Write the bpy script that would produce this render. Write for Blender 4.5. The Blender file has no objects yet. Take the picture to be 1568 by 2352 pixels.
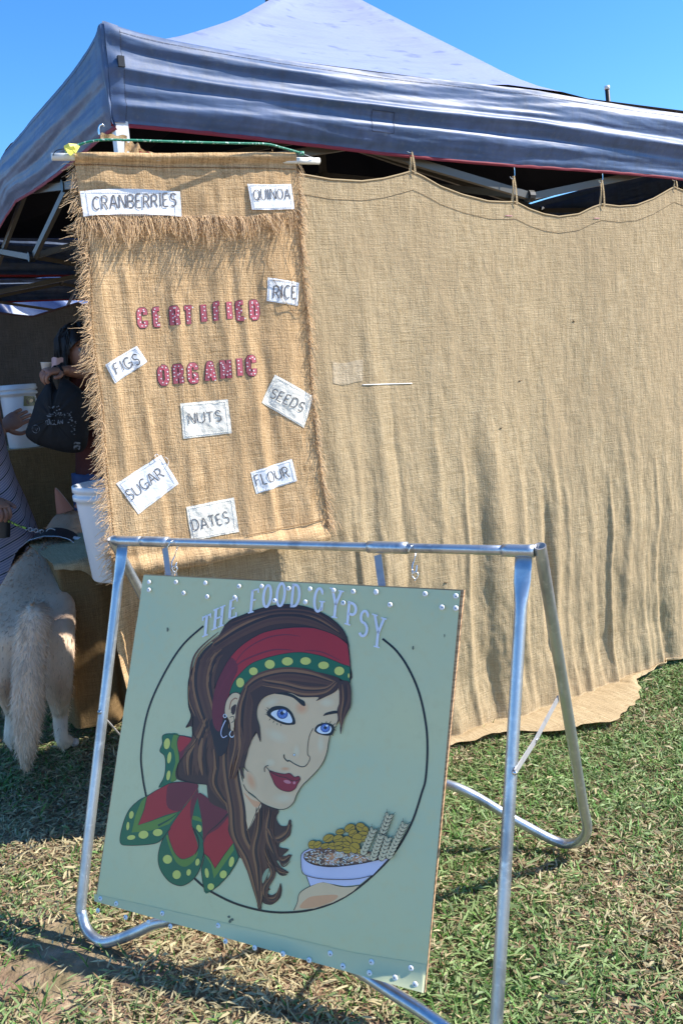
import bpy, math, random
import numpy as np
from mathutils import Vector, Matrix, noise
from mathutils.geometry import tessellate_polygon
random.seed(7); rng = np.random.default_rng(7)
scene = bpy.context.scene
COL = scene.collection
# ------------------------------------------------------------------ camera, sky, sun, exposure
FOC = 1920.; PITCH = math.radians(9.9); ROLL = math.radians(4.2); EYE = 1.45
fw = np.array([0, math.cos(PITCH), -math.sin(PITCH)])
u0 = np.array([0, math.sin(PITCH), math.cos(PITCH)]); r0 = np.array([1., 0, 0])
RT = r0*math.cos(ROLL)-u0*math.sin(ROLL); UP = u0*math.cos(ROLL)+r0*math.sin(ROLL)
EYEP = np.array([0, 0, EYE])
cam_d = bpy.data.cameras.new('camera'); cam = bpy.data.objects.new('camera', cam_d); COL.objects.link(cam)
cam_d.sensor_fit = 'VERTICAL'; cam_d.sensor_height = 36; cam_d.lens = 36*FOC/2352
cam_d.clip_start = .05; cam_d.clip_end = 2000
mw = Matrix.Identity(4)
for i in range(3):
    mw[i][0] = RT[i]; mw[i][1] = UP[i]; mw[i][2] = -fw[i]; mw[i][3] = EYEP[i]
cam.matrix_world = mw
scene.camera = cam
SUN = np.array([.70, .0, .714]); SUN /= np.linalg.norm(SUN)
world = bpy.data.worlds.new("World"); scene.world = world; world.use_nodes = True
wn = world.node_tree; wn.nodes.clear()
sky = wn.nodes.new('ShaderNodeTexSky'); sky.sky_type = 'NISHITA'; sky.sun_disc = False
sky.sun_elevation = math.asin(SUN[2]); sky.sun_rotation = math.atan2(SUN[0], SUN[1])
sky.altitude = 600; sky.air_density = .9; sky.dust_density = .25; sky.ozone_density = 4.0
bg = wn.nodes.new('ShaderNodeBackground'); bg.inputs['Strength'].default_value = .145
hs = wn.nodes.new('ShaderNodeHueSaturation'); hs.inputs['Saturation'].default_value = 1.25
wo = wn.nodes.new('ShaderNodeOutputWorld')
wn.links.new(sky.outputs[0], hs.inputs['Color']); wn.links.new(hs.outputs[0], bg.inputs[0]); wn.links.new(bg.outputs[0], wo.inputs[0])
sd = bpy.data.lights.new('sun', 'SUN'); sd.energy = 4.5; sd.angle = math.radians(.53); sd.color = (1, .945, .86)
so = bpy.data.objects.new('sun', sd); COL.objects.link(so)
so.rotation_euler = Vector(SUN).to_track_quat('Z', 'Y').to_euler(); so.location = (4, -2, 6)
vs = scene.view_settings; vs.view_transform = 'Standard'; vs.look = 'None'; vs.exposure = 1.0; vs.gamma = 1; vs.use_curve_mapping = False
scene.cycles.max_bounces = 8

# ------------------------------------------------------------------ survey helpers: sight lines cut with real planes
def ray(x, y): return fw+(x-784)/FOC*RT-(y-1176)/FOC*UP
def gnd(x, y, z=0.):
    d = ray(x, y); return EYEP+d*((z-EYE)/d[2])
def pl(x, y, P, n):
    d = ray(x, y); return EYEP+d*(((P-EYEP)@n)/(d@n))
def at(x, y, Y):
    d = ray(x, y); return EYEP+d*(Y/d[1])
def unit(v): v = np.asarray(v, float); return v/np.linalg.norm(v)
Z = np.array([0, 0, 1.])
# ------------------------------------------------------------------ object helpers
OFF = {}
def props(o, label=None, cat=None, group=None, kind=None):
    if label: o['label'] = label
    if cat: o['category'] = cat
    if group: o['group'] = group
    if kind: o['kind'] = kind
    return o
def thing(name, label, cat, loc, group=None):
    o = bpy.data.objects.new(name, None); COL.objects.link(o); o.empty_display_size = .1
    o.location = tuple(loc); OFF[o.name] = np.array(loc, float)
    return props(o, label, cat, group)
class MB:
    def __init__(s): s.v = []; s.f = []; s.m = []; s.n = 0; s.c = []; s.uv = []
    def add(s, v, f, m=0, col=None, uv=None):
        v = np.asarray(v, float).reshape(-1, 3)
        s.v.append(v); s.f.extend([tuple(int(i)+s.n for i in q) for q in f])
        s.m.extend([m]*len(f)); s.n += len(v)
        s.c.append(np.tile(np.array(col if col is not None else (1, 1, 1)), (len(v), 1)) if col is None or np.ndim(col) == 1 else np.asarray(col))
        s.uv.append(np.zeros((len(v), 2)) if uv is None else np.asarray(uv))
        return s
    def build(s, name, mats, parent=None, smooth=True, loc=None, usecol=False, useuv=False, **kw):
        V = np.concatenate(s.v)
        if parent is not None: off = OFF[parent.name]
        elif loc is not None: off = np.array(loc, float)
        else: off = np.array([V[:, 0].mean(), V[:, 1].mean(), V[:, 2].min()])
        me = bpy.data.meshes.new(name); me.from_pydata((V-off).tolist(), [], s.f)
        for mm in (mats if isinstance(mats, (list, tuple)) else [mats]): me.materials.append(mm)
        me.polygons.foreach_set('material_index', s.m)
        me.polygons.foreach_set('use_smooth', [smooth]*len(s.f))
        if usecol:
            a = me.color_attributes.new('Col', 'FLOAT_COLOR', 'POINT')
            c = np.concatenate(s.c); a.data.foreach_set('color', np.hstack([c, np.ones((len(c), 1))]).ravel())
        if useuv:
            uvl = me.uv_layers.new(name='UV'); li = np.zeros(len(me.loops), int); me.loops.foreach_get('vertex_index', li)
            uvl.data.foreach_set('uv', np.concatenate(s.uv)[li].ravel())
        me.update()
        o = bpy.data.objects.new(name, me); COL.objects.link(o)
        OFF[o.name] = off
        if parent is not None: o.parent = parent
        else: o.location = tuple(off)
        if parent is not None and parent.type == 'MESH': pass
        return props(o, **kw)
def box(c, ax, ay, az):
    c, ax, ay, az = map(np.asarray, (c, ax, ay, az))
    v = [c+sx*ax+sy*ay+sz*az for sz in (-1, 1) for sy in (-1, 1) for sx in (-1, 1)]
    return v, [(0, 2, 3, 1), (4, 5, 7, 6), (0, 1, 5, 4), (2, 6, 7, 3), (0, 4, 6, 2), (1, 3, 7, 5)]
def smoothpts(pts, k=6, closed=False):
    P = [np.asarray(p, float) for p in pts]; n = len(P); out = []
    rngi = range(n) if closed else range(n-1)
    for i in rngi:
        if closed: a, b, c, d = P[i-1], P[i], P[(i+1) % n], P[(i+2) % n]
        else: a, b, c, d = P[max(i-1, 0)], P[i], P[i+1], P[min(i+2, n-1)]
        for j in range(k):
            t = j/k
            out.append(.5*((2*b)+(-a+c)*t+(2*a-5*b+4*c-d)*t*t+(-a+3*b-3*c+d)*t**3))
    if not closed: out.append(P[-1])
    return np.array(out)
def tube(pts, r, seg=10, caps=True, flat=None):
    P = np.asarray(pts, float); n = len(P)
    r = np.ones(n)*r if np.ndim(r) == 0 else np.asarray(r)
    T = np.gradient(P, axis=0); T /= np.linalg.norm(T, axis=1)[:, None]+1e-12
    ref = np.array([0, 0, 1.]) if abs(T[0][2]) < .9 else np.array([1., 0, 0])
    u = unit(np.cross(T[0], ref)); vs_ = []
    for i in range(n):
        u = u-T[i]*(u@T[i]); u = unit(u); w = np.cross(T[i], u)
        for k in range(seg):
            a = 2*math.pi*k/seg
            vs_.append(P[i]+r[i]*(math.cos(a)*u+math.sin(a)*w))
    f = [(i*seg+k, i*seg+(k+1) % seg, (i+1)*seg+(k+1) % seg, (i+1)*seg+k) for i in range(n-1) for k in range(seg)]
    if caps: f += [tuple(range(seg))[::-1], tuple((n-1)*seg+k for k in range(seg))]
    return vs_, f
def gridmesh(fn, nu, nv):
    """fn(u,v)->(xyz, uv)"""
    V = []; UV = []
    for j in range(nv+1):
        for i in range(nu+1):
            p, q = fn(i/nu, j/nv); V.append(p); UV.append(q)
    F = [(j*(nu+1)+i, (j+1)*(nu+1)+i, (j+1)*(nu+1)+i+1, j*(nu+1)+i+1) for j in range(nv) for i in range(nu)]
    return V, F, UV
def lathe(c, axis, prof, seg=28):
    """prof list of (r,h)"""
    axis = unit(axis); ref = np.array([1., 0, 0]) if abs(axis[0]) < .8 else Z
    u = unit(np.cross(axis, ref)); w = np.cross(axis, u); V = []
    for r, h in prof:
        for k in range(seg):
            a = 2*math.pi*k/seg; V.append(c+axis*h+r*(math.cos(a)*u+math.sin(a)*w))
    F = [(i*seg+k, i*seg+(k+1) % seg, (i+1)*seg+(k+1) % seg, (i+1)*seg+k) for i in range(len(prof)-1) for k in range(seg)]
    return V, F
def interp(x, pts):
    return float(np.interp(x, [p[0] for p in pts], [p[1] for p in pts]))
def nz(x, y, z=0.): return noise.noise(Vector((x, y, z)))
# ------------------------------------------------------------------ materials
def lin(r, g, b):
    f = lambda c: (c/255/12.92) if c/255 <= .04045 else ((c/255+.055)/1.055)**2.4
    return (f(r), f(g), f(b))
def mat(name, col=(.5, .5, .5), rough=.6, metal=0., spec=.5, trans=0., bump=None, noisec=None, vcol=False, sheen=0., coat=0., uvn=False):
    m = bpy.data.materials.new(name); m.use_nodes = True; nt = m.node_tree; N = nt.nodes; L = nt.links
    b = N['Principled BSDF']; b.inputs['Base Color'].default_value = (*col, 1)
    b.inputs['Roughness'].default_value = rough; b.inputs['Metallic'].default_value = metal
    b.inputs['Specular IOR Level'].default_value = spec
    if sheen: b.inputs['Sheen Weight'].default_value = sheen
    if coat: b.inputs['Coat Weight'].default_value = coat; b.inputs['Coat Roughness'].default_value = .42
    tc = N.new('ShaderNodeTexCoord'); src = tc.outputs['UV' if uvn else 'Object']
    csock = None
    if vcol:
        a = N.new('ShaderNodeVertexColor'); a.layer_name = 'Col'; csock = a.outputs[0]
    if noisec:   # list of (scale vec or float, colour2, lo, hi)
        for sc, c2, lo, hi in noisec:
            mp = N.new('ShaderNodeMapping'); L.new(src, mp.inputs[0])
            mp.inputs['Scale'].default_value = sc if isinstance(sc, tuple) else (sc, sc, sc)
            t = N.new('ShaderNodeTexNoise'); t.inputs['Scale'].default_value = 1; t.inputs['Detail'].default_value = 4
            L.new(mp.outputs[0], t.inputs['Vector'])
            r = N.new('ShaderNodeMapRange'); r.inputs[1].default_value = lo; r.inputs[2].default_value = hi
            L.new(t.outputs[0], r.inputs[0])
            x = N.new('ShaderNodeMix'); x.data_type = 'RGBA'; L.new(r.outputs[0], x.inputs[0])
            if csock is None: x.inputs[6].default_value = (*col, 1)
            else: L.new(csock, x.inputs[6])
            if c2 is None: x.blend_type = 'MULTIPLY'; x.inputs[7].default_value = (.6, .6, .6, 1)
            else: x.inputs[7].default_value = (*c2, 1)
            csock = x.outputs[2]
    if csock is not None: L.new(csock, b.inputs['Base Color'])
    if bump:
        prev = None
        for sc, st, dist in bump:
            mp = N.new('ShaderNodeMapping'); L.new(src, mp.inputs[0])
            mp.inputs['Scale'].default_value = sc if isinstance(sc, tuple) else (sc, sc, sc)
            t = N.new('ShaderNodeTexNoise'); t.inputs['Scale'].default_value = 1; t.inputs['Detail'].default_value = 3
            L.new(mp.outputs[0], t.inputs['Vector'])
            bp = N.new('ShaderNodeBump'); bp.inputs['Strength'].default_value = st; bp.inputs['Distance'].default_value = dist
            L.new(t.outputs[0], bp.inputs['Height'])
            if prev: L.new(prev, bp.inputs['Normal'])
            prev = bp.outputs[0]
        L.new(prev, b.inputs['Normal'])
    if trans:
        tr = N.new('ShaderNodeBsdfTranslucent'); mx = N.new('ShaderNodeMixShader'); mx.inputs[0].default_value = trans
        if csock is not None: L.new(csock, tr.inputs[0])
        else: tr.inputs[0].default_value = (*col, 1)
        L.new(b.outputs[0], mx.inputs[1]); L.new(tr.outputs[0], mx.inputs[2])
        L.new(mx.outputs[0], N['Material Output'].inputs[0])
    return m
def burlap(name, c1, c2, c3, trans=.12):
    """woven jute: uv in metres; slubs along warp and weft, fine weave relief, faded patches"""
    m = bpy.data.materials.new(name); m.use_nodes = True; nt = m.node_tree; N = nt.nodes; L = nt.links
    b = N['Principled BSDF']; b.inputs['Roughness'].default_value = .92; b.inputs['Specular IOR Level'].default_value = .15
    tc = N.new('ShaderNodeTexCoord'); uv = tc.outputs['UV']
    def ns(scale, det=3, rough=.6):
        mp = N.new('ShaderNodeMapping'); mp.inputs['Scale'].default_value = (*scale, 1); L.new(uv, mp.inputs[0])
        t = N.new('ShaderNodeTexNoise'); t.inputs['Scale'].default_value = 1; t.inputs['Detail'].default_value = det; t.inputs['Roughness'].default_value = rough
        L.new(mp.outputs[0], t.inputs['Vector']); return t.outputs[0]
    def math_(op, a, bb, cl=False):
        q = N.new('ShaderNodeMath'); q.operation = op; q.use_clamp = cl
        for i, s in enumerate((a, bb)):
            if isinstance(s, (int, float)): q.inputs[i].default_value = s
            else: L.new(s, q.inputs[i])
        return q.outputs[0]
    def rng_(s, lo, hi, a=0., bb=1.):
        r = N.new('ShaderNodeMapRange'); r.inputs[1].default_value = lo; r.inputs[2].default_value = hi
        r.inputs[3].default_value = a; r.inputs[4].default_value = bb; L.new(s, r.inputs[0]); return r.outputs[0]
    warp = ns((300, 11)); weft = ns((11, 300)); fine = ns((230, 230), 2); big = ns((5, 3), 4); mid = ns((38, 6), 3)
    th = math_('MULTIPLY_ADD', warp, .5, False)
    s1 = math_('ADD', rng_(warp, .3, .7, -1, 1), rng_(weft, .3, .7, -1, 1))
    s2 = math_('ADD', math_('MULTIPLY', s1, .30), math_('MULTIPLY', rng_(fine, .3, .7, -1, 1), .26))
    s3 = math_('ADD', s2, math_('MULTIPLY', rng_(mid, .3, .7, -1, 1), .10))
    fac = math_('ADD', s3, .5, True)
    mx = N.new('ShaderNodeMix'); mx.data_type = 'RGBA'; L.new(fac, mx.inputs[0])
    mx.inputs[6].default_value = (*c1, 1); mx.inputs[7].default_value = (*c2, 1)
    m2 = N.new('ShaderNodeMix'); m2.data_type = 'RGBA'; L.new(rng_(big, .42, .68, 0, .6), m2.inputs[0])
    L.new(mx.outputs[2], m2.inputs[6]); m2.inputs[7].default_value = (*c3, 1)
    L.new(m2.outputs[2], b.inputs['Base Color'])
    bp = N.new('ShaderNodeBump'); bp.inputs['Strength'].default_value = .8; bp.inputs['Distance'].default_value = .0016
    L.new(s2, bp.inputs['Height']); 
    bp2 = N.new('ShaderNodeBump'); bp2.inputs['Strength'].default_value = .6; bp2.inputs['Distance'].default_value = .012
    L.new(ns((22, 9), 4), bp2.inputs['Height']); L.new(bp.outputs[0], bp2.inputs['Normal'])
    L.new(bp2.outputs[0], b.inputs['Normal'])
    tr = N.new('ShaderNodeBsdfTranslucent'); L.new(m2.outputs[2], tr.inputs[0])
    ms = N.new('ShaderNodeMixShader'); ms.inputs[0].default_value = trans
    L.new(b.outputs[0], ms.inputs[1]); L.new(tr.outputs[0], ms.inputs[2]); L.new(ms.outputs[0], N['Material Output'].inputs[0])
    return m
M = {}
M['burlap'] = burlap('burlap_curtain', (.31, .22, .115), (.65, .505, .31), (.44, .325, .19))
M['burlap_warm'] = burlap('burlap_banner', (.32, .19, .085), (.86, .60, .335), (.56, .365, .19))
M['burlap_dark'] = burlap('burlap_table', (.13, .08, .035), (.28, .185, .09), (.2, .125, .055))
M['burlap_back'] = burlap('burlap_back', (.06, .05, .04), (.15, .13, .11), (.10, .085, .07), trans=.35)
M['jute'] = mat('jute_thread', (.6, .4, .2), .9, spec=.1, vcol=True)
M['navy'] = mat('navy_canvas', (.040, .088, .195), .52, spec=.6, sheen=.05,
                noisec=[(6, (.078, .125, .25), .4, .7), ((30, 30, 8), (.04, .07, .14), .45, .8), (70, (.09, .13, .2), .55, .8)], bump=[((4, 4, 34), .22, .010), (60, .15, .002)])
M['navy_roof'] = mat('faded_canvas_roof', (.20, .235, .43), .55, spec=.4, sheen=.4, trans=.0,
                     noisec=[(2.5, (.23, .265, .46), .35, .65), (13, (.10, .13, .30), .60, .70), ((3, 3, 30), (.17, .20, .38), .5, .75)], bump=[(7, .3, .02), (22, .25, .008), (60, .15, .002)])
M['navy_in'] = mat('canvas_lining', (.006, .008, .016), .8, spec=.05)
M['red'] = mat('red_binding', (.22, .015, .03), .7)
M['stitch'] = mat('dark_stitching', (.02, .025, .05), .8)
M['post'] = mat('white_enamel_steel', (.72, .72, .70), .4, noisec=[(9, (.5, .49, .45), .55, .8)])
M['truss'] = mat('grey_enamel_truss', (.10, .097, .085), .5)
M['black'] = mat('black_plastic', (.012, .012, .013), .45)
M['steel'] = mat('galvanised_steel', (.50, .54, .58), .36, metal=.85, noisec=[((14, 14, 3), (.28, .31, .35), .5, .66), (60, (.68, .70, .72), .55, .8)], bump=[(90, .2, .001)])
M['steel_flat'] = mat('zinc_strap', (.42, .41, .41), .45, metal=.25, noisec=[(30, (.3, .3, .32), .5, .7)])
M['chrome'] = mat('chrome_hook', (.75, .75, .74), .15, metal=1.)
M['ply'] = mat('plywood_edge', (.62, .38, .2), .8, noisec=[((4, 4, 200), (.36, .2, .1), .45, .6)])
M['sheet'] = mat('painted_sheet_metal', (.68, .645, .35), .34, spec=.5,
                 noisec=[((2, 2, 3), (.59, .62, .37), .4, .62), (1.3, (.74, .66, .32), .5, .72), (45, (.66, .61, .32), .5, .8)], bump=[((2.5, 2.5, 1.5), .10, .02), (35, .03, .002)])
M['washer'] = mat('nylon_washer', (.80, .80, .80), .4)
M['dark_dot'] = mat('screw_hole', (.08, .08, .08), .5)
M['white_cloth'] = mat('white_calico', (.86, .86, .86), .85, noisec=[(18, (.74, .74, .75), .5, .75)], bump=[(30, .6, .006), (400, .4, .0008)])
M['cream_cloth'] = mat('cream_calico', (.80, .76, .66), .85, noisec=[(18, (.68, .64, .54), .5, .75)], bump=[(30, .9, .008), (400, .4, .0008)])
M['ink'] = mat('stencil_ink', (.10, .10, .11), .8, noisec=[(90, (.28, .28, .29), .5, .75)])
M['pink'] = mat('pink_cotton', (.42, .10, .13), .8, noisec=[(60, (.45, .06, .1), .5, .7)])
M['stitch_dark'] = mat('blanket_stitch', (.09, .05, .05), .9)
M['white'] = mat('white_dot', (.85, .85, .85), .7)
M['bucket'] = mat('white_plastic', (.78, .80, .84), .35, trans=.12)
M['pvc'] = mat('white_dowel', (.80, .79, .74), .4, noisec=[(40, (.62, .6, .54), .5, .75)])
M['rope'] = mat('green_rope', (.015, .22, .13), .6, noisec=[((160, 160, 160), (.6, .75, .68), .56, .62)])
M['yellow'] = mat('yellow_ribbon', (.85, .82, .16), .5, trans=.3)
M['skin'] = mat('skin', (.36, .18, .12), .5, noisec=[(20, (.30, .13, .09), .45, .7)])
M['hair'] = mat('dark_hair', (.018, .012, .01), .5, bump=[((160, 160, 12), .6, .004)])
M['tote'] = mat('black_tote_cloth', (.008, .008, .010), .8, bump=[(14, .5, .02)])
M['print'] = mat('grey_print', (.22, .24, .27), .8, noisec=[(70, (.02, .02, .02), .45, .6)])
M['jeans'] = mat('blue_denim', (.035, .065, .17), .8, noisec=[((9, 9, 4), (.06, .10, .23), .45, .65)], bump=[((10, 10, 6), .5, .02)])
M['shirt'] = mat('dark_red_shirt', (.10, .025, .02), .85, bump=[(12, .5, .02)])
M['fur'] = mat('cream_fur', (.5, .38, .28), .8, vcol=True)
M['harness'] = mat('black_nylon', (.01, .01, .012), .6)
M['reflect'] = mat('reflective_tape', (.75, .76, .78), .35)
M['leash'] = mat('green_leash', (.30, .42, .03), .6, noisec=[((60, 60, 60), (.02, .02, .02), .5, .53)])
M['shoe'] = mat('dark_shoe', (.03, .03, .035), .6)
# ------------------------------------------------------------------ frames of the site
TA = math.radians(60.5)
tt = np.array([math.sin(TA), math.cos(TA), 0]); tn = np.array([tt[1], -tt[0], 0])      # tent front: along, outward
TB = gnd(1300, 1610)
O = pl(258, 283, TB, tn); O = np.array([O[0], O[1], 0])
BACK = -tn
TW, TD = 3.17, 3.2
# ------------------------------------------------------------------ ground
gm = bpy.data.materials.new('soil'); gm.use_nodes = True
def ground_mat(m):
    nt = m.node_tree; N = nt.nodes; L = nt.links; b = N['Principled BSDF']; b.inputs['Roughness'].default_value = .95; b.inputs['Specular IOR Level'].default_value = .1
    tc = N.new('ShaderNodeTexCoord')
    def ns(s, d=6):
        t = N.new('ShaderNodeTexNoise'); t.inputs['Scale'].default_value = s; t.inputs['Detail'].default_value = d; L.new(tc.outputs['Object'], t.inputs['Vector']); return t.outputs[0]
    r = N.new('ShaderNodeValToRGB'); L.new(ns(14), r.inputs[0])
    r.color_ramp.elements[0].position = .35; r.color_ramp.elements[0].color = (.20, .13, .085, 1)
    r.color_ramp.elements[1].position = .68; r.color_ramp.elements[1].color = (.46, .31, .22, 1)
    g = N.new('ShaderNodeMix'); g.data_type = 'RGBA'
    mr = N.new('ShaderNodeMapRange'); mr.inputs[1].default_value = .42; mr.inputs[2].default_value = .6; mr.inputs[3].default_value = 0; mr.inputs[4].default_value = .55
    L.new(ns(3.1), mr.inputs[0]); L.new(mr.outputs[0], g.inputs[0]); L.new(r.outputs[0], g.inputs[6]); g.inputs[7].default_value = (.10, .11, .04, 1)
    L.new(g.outputs[2], b.inputs['Base Color'])
    bp = N.new('ShaderNodeBump'); bp.inputs['Strength'].default_value = .8; bp.inputs['Distance'].default_value = .015; L.new(ns(60), bp.inputs['Height'])
    L.new(bp.outputs[0], b.inputs['Normal'])
ground_mat(gm)
def gh(x, y): return .012*nz(x*1.3, y*1.3)+.005*nz(x*6, y*6, 3)-.014
xs = np.concatenate([[-400, -60, -15], np.linspace(-5, 6, 111), [15, 60, 400]]); ys = np.concatenate([[-400, -60, -10], np.linspace(-1, 9, 101), [20, 80, 400]])
V = [(x, y, gh(x, y) if (-5.1 < x < 6.1 and -1.1 < y < 9.1) else -.014) for y in ys for x in xs]
nx = len(xs); F = [(j*nx+i, j*nx+i+1, (j+1)*nx+i+1, (j+1)*nx+i) for j in range(len(ys)-1) for i in range(nx-1)]
MB().add(V, F).build('ground', gm, loc=(0, 0, 0), kind='structure', label='dusty soil and mown lawn under the market stall')

# ------------------------------------------------------------------ grass (uncountable)
gmat = mat('grass_blades', (.2, .2, .1), .55, spec=.3, vcol=True, trans=.22)
def make_grass():
    def batch(n, x0, x1, y0, y1, keep):
        x = rng.uniform(x0, x1, n); y = rng.uniform(y0, y1, n)
        k = np.array([keep(a, b) for a, b in zip(x, y)]) > rng.random(n)
        return x[k], y[k]
    def dens(a, b):
        bare = nz(a*2.3+5, b*2.3, 1)+.5*nz(a*7, b*7, 2)
        left = np.clip((.1-a)/1.0, 0, 1)*np.clip((2.6-b)/.8, 0, 1)
        return np.clip(.95-.50*left-1.5*max(0, bare-.22-.1*(1-left)), .06, 1)
    X1, Y1 = batch(270000, -1.7, 2.4, 1.0, 3.9, dens)
    X2, Y2 = batch(60000, -4.5, 5.5, -.5, 8.5, lambda a, b: 0. if (-1.7 < a < 2.4 and 1.0 < b < 3.9) else .9)
    X = np.concatenate([X1, X2]); Y = np.concatenate([Y1, Y2]); n = len(X)
    big = np.concatenate([np.ones(len(X1)), np.full(len(X2), 1.6)])
    green = np.array([.5+.9*nz(a*1.7, b*1.7, 9)+.45*nz(a*6, b*6, 4) for a, b in zip(X, Y)])
    green += .25*np.clip((Y-2.0)/1., 0, 1)+.26*np.clip((X-.1), -.8, 1.)
    isg = rng.random(n) < np.clip(green*.74+.10, .06, .88)
    fresh = rng.random(n) < .42
    c = np.zeros((n, 3))
    straw = np.array([.47, .39, .22]); dry = np.array([.29, .25, .145]); brown = np.array([.22, .14, .08])
    g1 = np.array([.075, .155, .03]); g2 = np.array([.20, .27, .105]); 
    w = rng.random((n, 1)); c[:] = straw*w+dry*(1-w)
    br = rng.random(n) < .22; c[br] = brown
    gmix = rng.random((n, 1)); cg = np.where(fresh[:, None], g1*(.7+.8*gmix), g2*(.7+.6*gmix)); c[isg] = cg[isg]
    cl_ = np.array([nz(a*11, b*11, 33)+.6*nz(a*28, b*28, 34) for a, b in zip(X, Y)])
    c *= (1.14*rng.uniform(.75, 1.2, n)*(1+.28*np.clip(cl_, -1, 1)))[:, None]
    az = rng.uniform(0, 2*math.pi, n)+.8*np.array([nz(a*3, b*3, 7) for a, b in zip(X, Y)])*3
    el = np.where(isg & fresh, rng.uniform(.25, 1.15, n), np.abs(rng.normal(.12, .22, n)))
    ln = np.where(isg & fresh, rng.uniform(.018, .046, n), rng.uniform(.010, .045, n))*np.where(rng.random(n) < .1, 1.5, 1)*big**.5
    wd = rng.uniform(.0012, .0030, n)*big
    z0 = np.array([gh(a, b) for a, b in zip(X, Y)])+np.where(isg & fresh, .002, rng.uniform(.001, .017, n))
    d = np.stack([np.cos(az), np.sin(az), np.zeros(n)], 1); s = np.stack([-np.sin(az), np.cos(az), rng.normal(0, .5, n)], 1)
    B = np.stack([X, Y, z0], 1)
    up = np.array([0, 0, 1.])
    P1 = B+d*(ln*.5*np.cos(el))[:, None]+up*(ln*.5*np.sin(el))[:, None]
    e2 = el-.55*rng.random(n); T = P1+d*(ln*.5*np.cos(e2))[:, None]+up*(ln*.5*np.sin(e2))[:, None]
    T[:, 2] = np.maximum(T[:, 2], z0*0+.0)
    W = s*(wd)[:, None]
    VV = np.stack([B-W*.7, B+W*.7, P1+W, P1-W, T], 1).reshape(-1, 3)
    me = bpy.data.meshes.new('grass'); nv = len(VV)
    me.vertices.add(nv); me.vertices.foreach_set('co', VV.ravel())
    base = (np.arange(n)*5)[:, None]
    tri = np.concatenate([base+np.array([0, 1, 2, 3]), base+np.array([3, 2, 4])], 1)
    me.loops.add(n*7); me.loops.foreach_set('vertex_index', tri.ravel().astype(np.int32))
    me.polygons.add(n*2)
    st = (np.arange(n)*7)[:, None]+np.array([0, 4]); me.polygons.foreach_set('loop_start', st.ravel().astype(np.int32))
    me.polygons.foreach_set('loop_total', np.tile([4, 3], n).astype(np.int32))
    me.update(calc_edges=True)
    a = me.color_attributes.new('Col', 'FLOAT_COLOR', 'POINT')
    a.data.foreach_set('color', np.hstack([np.repeat(np.clip(c, .01, .8), 5, 0), np.ones((nv, 1))]).ravel())
    me.materials.append(gmat)
    o = bpy.data.objects.new('grass', me); COL.objects.link(o)
    props(o, 'short mown lawn of green blades and dry straw clippings', 'grass', kind='stuff')
make_grass()

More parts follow.
